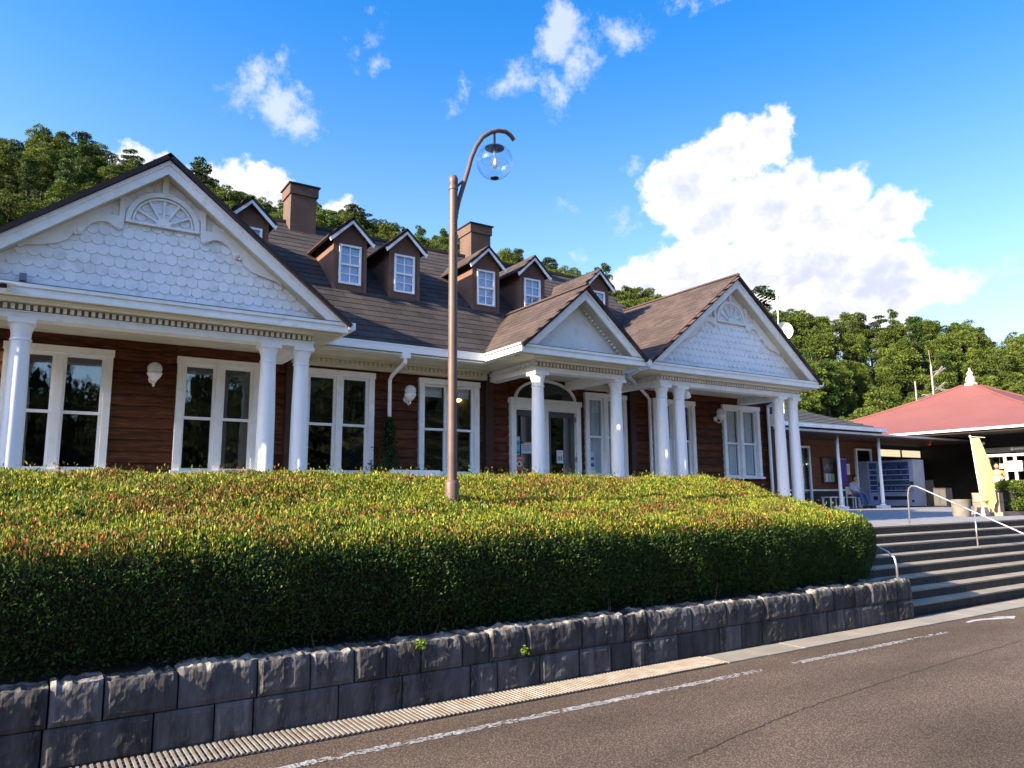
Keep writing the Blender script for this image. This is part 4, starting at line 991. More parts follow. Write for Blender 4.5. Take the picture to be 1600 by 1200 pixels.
flyer(8.50, 8.655, 2.27, 2.52, YW-.008, ((.62, .66, .66), [(.1, .24, .22, .5, (.35, .4, .08)), (.3, .44, .22, .54, (.05, .1, .12)), (.5, .64, .22, .5, (.35, .4, .08)), (.7, .84, .22, .56, (.05, .1, .12)), (.1, .85, .8, .86, (.4, .5, .6))]), 'white notice with a row of green bars on the right door leaf')
flyer(9.335, 9.46, 2.14, 2.52, YW+.02, ((.55, .6, .75), [(.1, .9, .55, .7, (.08, .12, .35)), (.1, .9, .2, .4, (.08, .12, .3))]), 'white and blue poster in the window right of the entrance')
flyer(9.34, 9.47, 2.06, 2.14, YW+.01, ((.7, .68, .62), []), 'small white card at the foot of the window right of the entrance', 'card')
# ================================================================== HEDGE
def smoothprof(P, n=60):
    P = np.array(P, float); d = np.r_[0, np.cumsum(np.hypot(*np.diff(P, axis=0).T))]; t = np.linspace(0, d[-1], n)
    q = np.stack([np.interp(t, d, P[:, 0]), np.interp(t, d, P[:, 1])], 1)
    for _ in range(2): q[1:-1] = (q[:-2]+2*q[1:-1]+q[2:])/4
    return q, d[-1]
prof, plen = smoothprof([(5.84, .52), (5.74, .75), (5.68, 1.0), (5.68, 1.22), (5.78, 1.34), (6.0, 1.40), (6.5, 1.49), (7.1, 1.63), (7.7, 1.81), (8.1, 1.885), (8.5, 1.92), (8.8, 1.86), (8.9, 1.5), (8.9, 1.1)])
pn = np.gradient(prof, axis=0); pnrm = np.stack([-pn[:, 1], pn[:, 0]], 1); pnrm /= np.linalg.norm(pnrm, axis=1)[:, None]   # outward
HX0, HX1 = -2.2, 9.62
def hedge_pts(n):
    s = rng.random(n)*(len(prof)-1.001); i = s.astype(int); t = (s-i)[:, None]
    p = prof[i]*(1-t)+prof[i+1]*t; nn = pnrm[i]*(1-t)+pnrm[i+1]*t
    x = HX0+(HX1-HX0)*rng.random(n)
    P = np.stack([x, p[:, 0], p[:, 1]], 1); Nn = np.stack([np.zeros(n), nn[:, 0], nn[:, 1]], 1)
    # round the right end
    e = np.clip((x-(HX1-0.42))/0.42, 0, 1); sh = 1-np.sqrt(1-np.clip(e, 0, .999)**2)
    P[:, 2] -= sh*np.maximum(0, P[:, 2]-0.9)*0.35; P[:, 1] += sh*0.22*(P[:, 1] < 6.2)
    Nn[:, 0] += e**2*1.6
    return P, Nn
def end_pts(n):
    y = rng.uniform(5.85, 8.8, n); zt = np.interp(y, prof[8:50, 0], prof[8:50, 1])
    z = 0.5+(zt-0.5-(zt-.9)*.33)*rng.random(n)**0.8
    P = np.stack([np.full(n, HX1)+0.03*np.sin(y*5)-.05*(z > zt-.5), y, z], 1); Nn = np.tile(np.array([1.0, -.2, .15]), (n, 1)); return P, Nn
def lumps(P, f=1.0):
    return (np.sin(P[:, 0]*3.1*f+np.sin(P[:, 1]*2.3)*1.3)*np.sin(P[:, 1]*3.7*f+P[:, 0]*1.1)+0.6*np.sin(P[:, 0]*7.3*f+P[:, 2]*5)*np.sin(P[:, 1]*6.1*f+1.3*P[:, 0])+.4*np.sin(P[:, 0]*17*f+2*P[:, 1])*np.sin(P[:, 1]*15*f-P[:, 2]*9))/2
P1, N1 = hedge_pts(560000); P2, N2 = end_pts(26000)
P = np.r_[P1, P2]; Nn = np.r_[N1, N2]; n = len(P)
Nn /= np.linalg.norm(Nn, axis=1)[:, None]
lm = lumps(P)
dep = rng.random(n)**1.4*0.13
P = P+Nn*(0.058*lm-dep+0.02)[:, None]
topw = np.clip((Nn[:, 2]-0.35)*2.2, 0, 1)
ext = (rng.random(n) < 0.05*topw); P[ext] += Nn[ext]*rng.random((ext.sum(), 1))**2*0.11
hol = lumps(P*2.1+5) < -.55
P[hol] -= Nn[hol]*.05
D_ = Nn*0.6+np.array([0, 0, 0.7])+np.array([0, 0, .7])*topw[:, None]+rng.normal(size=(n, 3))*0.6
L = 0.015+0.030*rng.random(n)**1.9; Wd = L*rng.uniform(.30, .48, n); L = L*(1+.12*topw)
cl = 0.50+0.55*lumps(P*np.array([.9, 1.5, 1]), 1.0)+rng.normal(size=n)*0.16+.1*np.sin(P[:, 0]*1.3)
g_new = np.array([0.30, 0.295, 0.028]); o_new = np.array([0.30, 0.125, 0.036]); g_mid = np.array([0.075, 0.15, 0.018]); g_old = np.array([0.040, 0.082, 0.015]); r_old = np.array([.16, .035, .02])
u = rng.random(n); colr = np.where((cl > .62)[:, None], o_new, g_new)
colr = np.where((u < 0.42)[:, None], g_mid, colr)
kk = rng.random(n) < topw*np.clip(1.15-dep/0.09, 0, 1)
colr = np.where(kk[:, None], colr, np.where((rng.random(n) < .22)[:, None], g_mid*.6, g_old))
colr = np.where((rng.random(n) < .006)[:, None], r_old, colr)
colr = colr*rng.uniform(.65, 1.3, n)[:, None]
hedge = thing('hedge', 'long clipped hedge with yellow green and rusty new shoots behind the granite wall', 'hedge', (4, 7, .5))
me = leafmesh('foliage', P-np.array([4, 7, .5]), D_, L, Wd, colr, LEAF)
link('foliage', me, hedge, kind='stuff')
# twiggy inside
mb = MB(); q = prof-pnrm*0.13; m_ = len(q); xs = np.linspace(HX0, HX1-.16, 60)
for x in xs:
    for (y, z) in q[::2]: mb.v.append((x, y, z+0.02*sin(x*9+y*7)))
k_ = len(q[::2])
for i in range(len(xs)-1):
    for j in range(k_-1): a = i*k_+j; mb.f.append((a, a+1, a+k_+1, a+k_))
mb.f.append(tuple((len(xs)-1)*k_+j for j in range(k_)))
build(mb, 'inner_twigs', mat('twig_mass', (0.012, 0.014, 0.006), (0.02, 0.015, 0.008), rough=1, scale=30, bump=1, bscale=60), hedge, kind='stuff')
mb = MB()
for k in range(26):
    x = random.uniform(1, 9.3); y = random.uniform(5.80, 5.95); z = .46; p = [(x, y, z)]
    for j in range(4): x += random.uniform(-.06, .06); y -= random.uniform(-.02, .05); z += random.uniform(.08, .15); p.append((x, y, z))
    mb.tube(p, [.005, .0045, .004, .003, .0015], 5)
build(mb, 'stem', mat('grey_brown_stem', (.12, .09, .06), (.07, .055, .04), rough=.9), hedge, kind='stuff')
# a few weeds in the wall joints
for (x, z, s) in ((2.72, .49, .05), (3.72, .33, .035)):
    t = thing('weed', 'small bright green weed growing '+('on top of the granite wall' if z > .4 else 'out of a joint in the granite wall'), 'weed', (x, 5.55, z))
    n_ = 60; c_ = rng.normal(size=(n_, 3))*s*.45; d_ = rng.normal(size=(n_, 3))+np.array([0, -.3, .6])
    link('foliage', leafmesh('foliage', c_, d_, np.full(n_, .035), np.full(n_, .016), np.tile([[.13, .22, .02]], (n_, 1))*rng.uniform(.6, 1.2, (n_, 1)), LEAF), t)

# ================================================================== STREET LAMP
lp = thing('street_lamp', 'brown street lamp with curved arm and clear glass globe rising from the hedge', 'street lamp', (3.77, 6.97, 1.016)); lp.scale = (.975, .975, .975)
B = lambda m_, nm, mt=LAMPB, sm=True: (lambda o: (smooth_by(o, 40), o)[1])(build(m_, nm, mt, lp, local=True))
B(MB().lathe([(.077, 0), (.077, .78), (.072, .81), (.056, .825)], n=24), 'base_collar')
B(MB().lathe([(.052, .8), (.049, 3.2), (.049, 4.16)], n=24), 'pole')
B(MB().lathe([(.049, 4.16), (.056, 4.165), (.056, 4.20), (.047, 4.21), (.047, 4.23), (.054, 4.25), (.054, 4.30), (.04, 4.335), (0.012, 4.35)], n=20), 'finial')
for z in (3.64, 3.74): B(MB().sphere((0.0, -.05, z), .011, 8, 6), 'bolt', BLACK)
A = [(.03, 0, 3.82), (.045, 0, 3.93), (.075, 0, 4.06), (.13, 0, 4.24), (.185, 0, 4.42), (.24, 0, 4.62), (.31, 0, 4.79), (.40, 0, 4.93), (.51, 0, 5.02), (.62, 0, 5.075), (.73, 0, 5.09), (.80, 0, 5.06), (.85, 0, 5.01)]
B(MB().tube(A, .027, 12), 'arm'); B(MB().tube([(.02, 0, 4.19), (.15, 0, 4.33)], .014, 8), 'strut')
gx, gz = .565, 4.655
B(MB().tube([(gx, 0, gz+.19), (gx, 0, 5.05)], .014, 10), 'hanger')
B(MB().lathe([(.015, .215), (.03, .21), (.115, .178), (.118, .17), (.10, .172), (.02, .185)], (gx, 0, gz), 28), 'globe_cap', mat('dark_cap', (.06, .045, .05), rough=.35, metal=.4))
gs = MB()
gs.lathe([(.22*cos(t)+1e-4, .22*sin(t)) for t in np.linspace(-pi/2+.22, pi/2-.50, 22)], (gx, 0, gz), 40, cap=False)
gs.lathe([(.2175*cos(t)+1e-4, .2175*sin(t)) for t in np.linspace(-pi/2+.22, pi/2-.50, 22)], (gx, 0, gz), 40, cap=False)
B(gs, 'globe', GLOBE)
B(MB().lathe([(.02, -.222), (.05, -.215), (.052, -.205), (.02, -.2)], (gx, 0, gz), 18), 'drip_cap', BLACK)
B(MB().lathe([(.022, .175), (.024, .12), (.017, .115), (.015, .085)], (gx, 0, gz), 14), 'socket', mat('socket_metal', (.55, .55, .5), rough=.3, metal=.7))
B(MB().lathe([(.013, .09), (.02, .06), (.036, .0), (.038, -.03), (.030, -.065), (.012, -.082)], (gx, 0, gz), 16), 'bulb', mat('milky_bulb', (.85, .8, .68), rough=.3))

# ================================================================== HANDRAILS
t = thing('handrail', 'long stainless handrail running down the middle of the steps', 'handrail', (14.6, 8.03, DK))
R0 = (14.6, 8.03, 1.81)
pts_ = [(14.6, 8.10, DK), (14.6, 8.085, 1.62), (14.6, 8.06, 1.74), (14.6, 8.0, 1.79), (14.6, 7.9, 1.775), (14.6, 6.11, .93), (14.6, 5.55, .66), (14.6, 5.44, .58), (14.6, 5.41, .48), (14.6, 5.40, 0)]
o = build(MB().tube(pts_, .0145, 10), 'rail', PIPE, t, smooth=True)
build(MB().tube([(14.6, 6.88, .53), (14.6, 6.88, 1.29)], .013, 10), 'post', PIPE, t, smooth=True)
t = thing('handrail', 'short handrail at the left edge of the steps, half hidden by the hedge', 'handrail', (9.72, 7, DK))
o = build(MB().tube([(9.72, 6.25, .4), (9.72, 6.25, 1.06), (9.72, 6.18, 1.07), (9.72, 5.98, .98), (9.72, 5.72, .865), (9.72, 5.64, .80), (9.72, 5.62, .70), (9.72, 5.62, .48)], .0155, 10), 'rail', PIPE, t, smooth=True)
build(MB().tube([(9.72, 6.05, .4), (9.72, 6.05, 1.0)], .015, 8), 'post', PIPE, t, smooth=True)

# ================================================================== IVY, WHITE BOARD
t = thing('climbing_plant', 'dark green climbing plant growing up the white downpipe between the windows', 'plant', (4.93, 11.32, DK))
n_ = 2600; h_ = rng.random(n_)**1.3*1.75; w_ = .20*(1-h_/2.1)+.03
c_ = np.stack([rng.normal(size=n_)*w_*.6, rng.normal(size=n_)*.05-.06*(h_ < 1.2), h_+.15], 1)
link('foliage', leafmesh('foliage', c_, rng.normal(size=(n_, 3))+np.array([0, -.2, .2]), rng.uniform(.035, .07, n_), rng.uniform(.02, .04, n_), np.tile([[.025, .055, .014]], (n_, 1))*rng.uniform(.5, 1.5, (n_, 1)), LEAF), t, kind='stuff')
build(MB().tube([(0, 0, 0), (.03, -.02, .6), (-.02, 0, 1.1), (.02, 0, 1.8)], [.015, .012, .008, .003], 6), 'stem', BARK, t, local=True)
for k_i, (xx, lab) in enumerate(((4.66, 'leafy shrub top showing over the hedge left of the downpipe'), (5.2, 'small leafy shrub top showing over the hedge right of the downpipe'))):
    t = thing('shrub', lab, 'shrub', (xx, 10.9, DK)); n_ = 700
    c_ = rng.normal(size=(n_, 3))*np.array([.12, .12, .16])+np.array([0, 0, .88 if k_i == 0 else .78])
    link('foliage', leafmesh('foliage', c_, rng.normal(size=(n_, 3))+np.array([0, 0, .5]), rng.uniform(.04, .08, n_), rng.uniform(.015, .03, n_), np.tile([[.03, .06, .015]], (n_, 1))*rng.uniform(.5, 1.6, (n_, 1)), LEAF), t, kind='stuff')
    build(MB().tube([(0, 0, 0), (.02, 0, .8)], .012, 6), 'stem', BARK, t, local=True)
t = thing('bench', 'white bench back just showing over the hedge between the downpipe and the lamp post', 'bench', (4.98, 10.4, DK))
for zz in (.90, .76, .62): build(MB().box(-.42, .42, -.02, .02, zz, zz+.10), 'slat', WHITE2, t, local=True)
for xx in (-.36, .36):
    build(MB().box(xx-.03, xx+.03, .02, .06, 0, 1.0), 'leg', WHITE2, t, local=True); build(MB().box(xx-.03, xx+.03, -.38, -.34, 0, .42), 'leg', WHITE2, t, local=True)
build(MB().box(-.42, .42, -.40, .02, .42, .45), 'seat', WHITE2, t, local=True)

# ================================================================== ANNEX AND CANOPY
ax_ = thing('annex', 'low brown annex with a grey hipped roof and a flat canopy on slim white posts', 'building', (25, 19, DK))
build(MB().box(14.95, 31.9, 18.8, 19.0, DK, 3.9), 'wall', mat('annex_board', (.15, .05, .02), (.09, .033, .016), rough=.6, scale=2, stretch=(1, 1, 9), bump=.15), ax_)
build(MB().box(14.95, 31.95, 18.76, 18.80, DK+.70, DK+.76), 'wall_rail', WHITE, ax_)
build(MB().box(14.95, 31.95, 18.77, 18.80, DK, DK+.70), 'wall_skirting', mat('dark_skirt', (.03, .032, .036), (.04, .04, .042), rough=.7), ax_)
build(MB().box(14.93, 15.05, 12, 18.8, DK, 3.9), 'wall', DARKWOOD, ax_)
# canopy
cn = build(MB().box(15.0, 36.0, 16.55, 19.2, 3.86, 3.92), 'canopy', mat('canopy_underside', (.085, .04, .025), (.06, .03, .02), rough=.7), ax_)
build(MB().box(15.0, 36.0, 16.5, 16.55, 3.90, 3.975), 'fascia', mat('grey_fascia', (.42, .44, .46), (.35, .36, .38), rough=.5), cn)
# slate roof: courses as real steps
ev, rz, ry = 16.75, 5.75, 20.6
ex1 = 28.85
mb = MB(); nrow = 16
for k in range(nrow):
    t0, t1 = k/nrow, (k+1)/nrow+.02
    ya, yb_ = ev+(ry-ev)*t0, ev+(ry-ev)*t1; za, zb_ = 4.20+(rz-4.20)*t0+.045, 4.20+(rz-4.20)*t1
    xa, xb_ = ex1-(4.6)*t0, ex1-4.6*t1
    mb.slab([(15.2, ya, za), (xa, ya, za), (xb_, yb_, zb_), (15.2, yb_, zb_)], .05)
    mb.slab([(xa, ya, za), (xa, 24.4-(24.4-ry)*t0, za), (xb_, 24.4-(24.4-ry)*t1, zb_), (xb_, yb_, zb_)], .03)
build(mb, 'roof', GREYR, ax_)
build(MB().box(15.1, 28.95, 16.66, 16.74, 4.08, 4.22).box(28.87, 28.95, 16.74, 24, 4.08, 4.22), 'gutter', mat('blue_white_gutter', (.8, .83, .88), (.66, .7, .76), rough=.4), ax_)
build(MB().box(15.2, 28.8, 16.80, 18.8, 3.98, 4.1), 'soffit', DARKWOOD, ax_)
# door casings and openings in the annex wall
for x0_, x1_ in ((26.10, 26.75), (29.95, 31.15)):
    c = build(MB().box(x0_, x0_+.09, 18.70, 18.8, DK, 3.5).box(x1_-.09, x1_, 18.70, 18.8, DK, 3.5).box(x0_, x1_, 18.70, 18.8, 3.5, 3.58), 'door_frame', WHITE, ax_)
    build(MB().box(x0_+.09, x1_-.09, 18.74, 18.76, DK, 3.5), 'pane', GLASS, c)
    build(MB().box(x0_+.09, x1_-.09, 18.765, 18.79, DK, 3.5), 'dark_lining', ROOM, c)
for px_, py_ in ((26.03, 17.0), (28.83, 17.0)):
    s = build(MB().lathe([(.075, .12), (.075, .3), (.062, 1.5), (.055, 2.80)], (px_, py_, DK), 14), 'post', WHITE2, ax_, smooth=True)
    build(MB().box(px_-.19, px_+.19, py_-.19, py_+.19, DK, DK+.10).lathe([(.12, .10), (.10, .16)], (px_, py_, DK), 14), 'post_base', WHITE2, s)
# notice board with leaflets
t = thing('notice_board', 'dark framed notice board with colourful leaflets in its lower half on the brown annex wall', 'notice board', (27.95, 18.74, 2.05))
build(MB().box(-.42, .42, 0, .05, 0, 1.12), 'frame', DARKWOOD, t, local=True)
build(MB().box(-.36, .36, -.012, 0, .05, 1.06), 'panel', mat('dark_panel', (.05, .06, .07), rough=.4), t, local=True)
for k, col in enumerate(((.5, .3, .25), (.6, .6, .65), (.2, .35, .5), (.6, .55, .5), (.25, .4, .2), (.6, .5, .2))):
    build(MB().box(-.34+k*.115, -.34+k*.115+.10, -.03, -.012, .08+.01*(k % 2), .42), 'leaflet', mat('leaflet', col, rough=.5), t, local=True)
for k, col in enumerate(((.12, .16, .3), (.2, .2, .22), (.1, .14, .2), (.2, .12, .1))):
    build(MB().box(-.32+k*.17, -.32+k*.17+.12, -.02, -.012, .55+.08*(k % 2), .72+.08*(k % 2)), 'leaflet', mat('leaflet', col, rough=.5), t, local=True)
t = flyer(29.04, 29.48, 2.44, 2.90, 18.75, ((.68, .68, .66), [(.15, .85, .75, .82, (.25, .25, .3)), (.15, .8, .55, .62, (.3, .3, .33)), (.15, .85, .35, .42, (.3, .3, .33)), (.15, .6, .15, .22, (.3, .3, .33))]), 'white notice pinned to the annex wall above the seated person')
# purple-blue banner
t = thing('banner', 'blue and purple banner hanging on the annex wall behind the left slim post', 'banner', (28.6, 18.5, DK))
mb = MB()
for j in range(12):
    x_a, x_b = -.28+j*.046, -.28+(j+1)*.046
    mb.add([(x_a, .02*sin(j*1.3), .95), (x_b, .02*sin((j+1)*1.3), .95), (x_b, .02*sin((j+1)*1.3), 2.0), (x_a, .02*sin(j*1.3), 2.0)], [(0, 1, 2, 3)])
build(mb, 'cloth', mat('blue_purple_cloth', (.05, .06, .32), (.16, .05, .26), rough=.8, scale=3), t, local=True)
build(MB().tube([(-.3, 0, 0), (-.3, 0, 2.1)], .012, 8), 'pole', WHITE2, t, local=True); build(MB().tube([(-.3, 0, 2.02), (.3, 0, 2.02)], .008, 6), 'crossbar', WHITE2, t, local=True)
# white bench under the annex wall
t = thing('bench', 'white slatted bench standing against the brown annex wall', 'bench', (26.95, 17.95, DK))
for k in range(4): build(MB().box(-.50, .50, -.2+k*.105, -.2+k*.105+.085, .43, .46), 'slat', WHITE2, t, local=True)
for sx in (-.42, .42):
    for sy in (-.17, .17): build(MB().box(sx-.025, sx+.025, sy-.025, sy+.025, 0, .43), 'leg', WHITE2, t, local=True)
t = thing('chair', 'white chair under the seated person beside the glass doors', 'chair', (28.30, 17.9, DK))
build(MB().box(-.24, .24, -.22, .22, .42, .45), 'seat', WHITE2, t, local=True)
for sx in (-.21, .21):
    for sy in (-.19, .19): build(MB().box(sx-.018, sx+.018, sy-.018, sy+.018, 0, .42 if sy < 0 else .86), 'leg', WHITE2, t, local=True)
build(MB().box(-.21, .21, .18, .2, .55, .86), 'backrest', WHITE2, t, local=True)

# ---------------- people
def skin(name, J, E, mt, parent, sub=2):
    me = bpy.data.meshes.new(name); me.from_pydata([j[:3] for j in J], E, []); me.materials.append(mt)
    o = link(name, me, parent); md = o.modifiers.new('skin', 'SKIN'); md.use_smooth_shade = True
    for v, j in zip(me.skin_vertices[0].data, J):
        rx = j[3]; ry_ = j[4] if len(j) > 4 else rx; v.radius = (rx, ry_)
    me.skin_vertices[0].data[0].use_root = True
    sb = o.modifiers.new('sub', 'SUBSURF'); sb.levels = sub; sb.render_levels = sub; return o
SKIN = mat('skin', (.46, .27, .19), (.40, .23, .16), rough=.55); HAIR = mat('dark_hair', (.02, .014, .012), rough=.5)
def head(parent, c, r=.098, face=(0, -1), hair=True):
    cx, cy, cz = c; fx, fy = face
    mb = MB().sphere(c, r, 16, 12, (.86, .92, 1.16)); mb.sphere((cx+fx*r*.93, cy+fy*r*.93, cz-.012), .016, 8, 6, (1, 1, 1.4))
    sx, sy = -fy, fx
    for s in (-1, 1): mb.sphere((cx+s*sx*r*.86, cy+s*sy*r*.86, cz-.01), .02, 8, 6, (.6, .8, 1.3))
    build(mb, 'head', SKIN, parent, local=True, smooth=True)
    mb = MB()
    for s in (-1, 1): mb.sphere((cx+fx*r*.84+s*sx*.034, cy+fy*r*.84+s*sy*.034, cz+.012), .010, 8, 6)
    build(mb, 'eyes', BLACK, parent, local=True)
    build(MB().sphere((cx+fx*r*.88, cy+fy*r*.88, cz-.055), .017, 8, 6, (1.2, 1.2, .35)), 'mouth', mat('lips', (.35, .12, .1)), parent, local=True)
    if hair: build(MB().sphere((cx-fx*.022, cy-fy*.022, cz+.028), r*1.08, 16, 12, (.92, .96, 1.08)).sphere((cx-fx*.05, cy-fy*.05, cz-.06), r*.85, 12, 10, (.9, .7, 1.5)), 'hair', HAIR, parent, local=True, smooth=True)
def hand(parent, w, d):
    w = Vector(w); d = Vector(d).normalized(); s = d.cross(Vector((0, 0, 1))); s = s.normalized() if s.length > .1 else Vector((1, 0, 0)); u = s.cross(d)
    mb = MB().tube([w, w+d*.045, w+d*.085], [.024, .036, .030], 8)
    for k, ln in enumerate((.062, .072, .068, .052)):
        b_ = w+d*.08+s*(-.027+k*.018); mb.tube([b_, b_+d*ln*.6-u*.006, b_+d*ln-u*.022], [.0085, .008, .006], 6)
    b_ = w+d*.035-s*.03; mb.tube([b_, b_+d*.03-s*.025, b_+d*.058-s*.030], [.011, .0095, .007], 6)
    build(mb, 'hand', SKIN, parent, local=True, smooth=True)
JEAN = mat('blue_jeans', (.06, .11, .32), (.04, .08, .25), rough=.85, scale=12)
p = thing('person', 'seated person with dark hair, light blue top and blue jeans on a white chair', 'person', (28.28, 17.86, DK), rad(-12))
skin('body', [(0, .02, .50, .13, .11), (0, .03, .72, .12, .095), (0, .0, .96, .14, .085), (0, -.04, 1.09, .05), (-.10, -.08, .50, .078), (-.13, -.46, .50, .062), (-.12, -.50, .08, .04), (.10, -.08, .50, .078), (.15, -.44, .50, .062), (.12, -.60, .10, .04),
              (-.18, -.01, .97, .048), (-.24, -.06, .72, .038), (-.12, -.32, .62, .028), (.18, -.01, .97, .048), (.23, -.06, .72, .038), (.12, -.34, .60, .028)],
     [(0, 1), (1, 2), (2, 3), (0, 4), (4, 5), (5, 6), (0, 7), (7, 8), (8, 9), (2, 10), (10, 11), (11, 12), (2, 13), (13, 14), (14, 15)], SKIN, p)
skin('jeans', [(0, .02, .50, .145, .125), (-.10, -.10, .51, .092), (-.13, -.46, .51, .076), (-.12, -.50, .12, .058), (.10, -.10, .51, .092), (.15, -.44, .51, .076), (.12, -.60, .14, .058), (0, .03, .62, .13, .11)], [(0, 1), (1, 2), (2, 3), (0, 4), (4, 5), (5, 6), (0, 7)], JEAN, p)
skin('shirt', [(0, .03, .60, .145, .12), (0, .02, .80, .145, .11), (0, -.0, .97, .15, .095), (-.18, -.01, .975, .062), (-.24, -.06, .74, .052), (.18, -.01, .975, .062), (.23, -.06, .74, .052)], [(0, 1), (1, 2), (2, 3), (3, 4), (2, 5), (5, 6)], mat('pale_blue_shirt', (.35, .48, .62), (.3, .42, .55), rough=.85), p)
head(p, (0, -.08, 1.21)); hand(p, (-.12, -.32, .62), (.5, -.8, -.1)); hand(p, (.12, -.34, .60), (-.3, -.9, -.1))
SHOE = mat('dark_shoe', (.02, .02, .022), rough=.5)
for x_, y_ in ((-.12, -.52), (.12, -.62)): build(MB().sphere((x_, y_-.06, .045), .1, 12, 8, (.45, 1.25, .45)), 'shoe', SHOE, p, local=True, smooth=True)

p = thing('person', 'standing person in orange top, white apron and pink trousers beside the pavilion doors', 'person', (32.4, 14.26, DK), rad(-75))
skin('body', [(0, 0, .90, .12, .10), (0, .0, 1.12, .11, .09), (0, .0, 1.38, .145, .085), (0, -.01, 1.50, .05), (-.09, 0, .86, .08), (-.10, -.02, .48, .055), (-.10, 0, .09, .04), (.09, 0, .86, .08), (.10, -.02, .48, .055), (.10, .02, .09, .04),
              (-.18, 0, 1.40, .048), (-.30, -.10, 1.52, .038), (-.24, -.12, 1.76, .028), (.18, 0, 1.40, .048), (.30, -.06, 1.16, .038), (.14, -.22, 1.10, .028)],
     [(0, 1), (1, 2), (2, 3), (0, 4), (4, 5), (5, 6), (0, 7), (7, 8), (8, 9), (2, 10), (10, 11), (11, 12), (2, 13), (13, 14), (14, 15)], SKIN, p)
skin('trousers', [(0, 0, .92, .135, .115), (-.09, 0, .84, .095), (-.10, -.02, .48, .07), (-.10, 0, .12, .06), (.09, 0, .84, .095), (.10, -.02, .48, .07), (.10, .02, .12, .06)], [(0, 1), (1, 2), (2, 3), (0, 4), (4, 5), (5, 6)], mat('pink_trousers', (.62, .12, .14), (.5, .1, .12), rough=.85), p)
skin('shirt', [(0, 0, .98, .135, .115), (0, 0, 1.18, .13, .105), (0, 0, 1.39, .155, .098), (-.18, 0, 1.41, .062), (-.29, -.09, 1.51, .05), (.18, 0, 1.41, .062), (.29, -.05, 1.18, .05)], [(0, 1), (1, 2), (2, 3), (3, 4), (2, 5), (5, 6)], mat('orange_shirt', (.65, .2, .03), (.55, .16, .03), rough=.85), p)
mb = MB(); pr_ = [(-.19, -.10), (-.12, -.145), (0, -.16), (.12, -.145), (.19, -.10)]
for k in range(4):
    (a, b), (c, d) = pr_[k], pr_[k+1]; mb.prism([(a, b), (c, d), (c, d+.012), (a, b+.012)], 'z', .62, 1.22)
build(mb, 'apron', WHITE2, p, local=True)
head(p, (0, -.02, 1.63)); hand(p, (-.24, -.12, 1.76), (.1, -.1, 1)); hand(p, (.14, -.22, 1.10), (-.6, -.7, 0))
for x_ in (-.10, .10): build(MB().sphere((x_, -.06, .045), .1, 12, 8, (.45, 1.25, .45)), 'shoe', SHOE, p, local=True, smooth=True)

# ---------------- vending machines (front along local -X)
VB = mat('vending_white', (.27, .31, .42), (.22, .26, .36), rough=.35, scale=2); VD = mat('vending_dark', (.02, .025, .04), rough=.25); VG = glassmat('vending_glass', (.8, .85, .95), .03)
def vending(label, loc, rz, w=1.7, h=1.88, d=.8, seed=1):
    r_ = random.Random(seed); t = thing('vending_machine', label, 'vending machine', loc, rz)
    L = lambda m_, nm, mt: build(m_, nm, mt, t, local=True)
    L(MB().box(-w/2, w/2, .06, d, .05, h).box(-w/2, w/2, 0, .06, .05, .62).box(-w/2, w/2, 0, .06, h-.08, h).box(-w/2, -w/2+.07, 0, .06, .62, h-.08).box(w/2-.07-.12, w/2, 0, .06, .62, h-.08), 'cabinet', VB)
    L(MB().box(-w/2+.05, w/2-.05, .05, d-.05, 0, .05), 'plinth', VD)
    L(MB().box(-w/2+.07, w/2-.19, .055, .062, .62, h-.08), 'display_back', mat('display_back', (.10, .14, .24), (.07, .10, .18), rough=.5))
    cans = [mat('can', c, rough=.35) for c in ((.05, .08, .22), (.2, .24, .3), (.05, .16, .07), (.2, .06, .05), (.12, .17, .26))]
    cm_ = [MB().lathe([(.026, 0), (.028, .01), (.028, .115), (.02, .13)], n=8).mesh('can', c) for c in cans]
    for j, z in enumerate((.72, .94, 1.16, 1.38, 1.60)):
        if z > h-.25: continue
        L(MB().box(-w/2+.07, w/2-.19, .012, .055, z-.03, z-.004), 'shelf', WHITE2)
        x = -w/2+.13
        while x < w/2-.24: link('can', cm_[r_.choice([0, 0, 1, 1, 2, 3, 4]) if j != 1 else 2], t, (x, .034, z-.004)); x += .095
    L(MB().box(-w/2+.07, w/2-.19, .004, .008, .62, h-.08), 'glass', VG)
    L(MB().box(-w/2+.25, w/2-.3, -.008, 0, .30, .46), 'pickup_flap', VD)
    L(MB().box(w/2-.17, w/2-.04, -.01, 0, .86, 1.06), 'coin_panel', VD); L(MB().lathe([(.03, 0), (.03, .02)], (w/2-.10, -.012, .7), 10), 'lock', VD)
    L(MB().box(w/2-.15, w/2-.06, -.01, 0, .2, .3), 'coin_return', VD)
vending('large white drinks vending machine behind the right slim post of the canopy', (31.0, 17.72, DK), rad(-90), 1.72, 1.98, .85, 1)
vending('narrow blue lit drinks machine standing behind the glass door beside the annex wall', (30.52, 18.30, DK), 0, .86, 1.95, .42, 2)

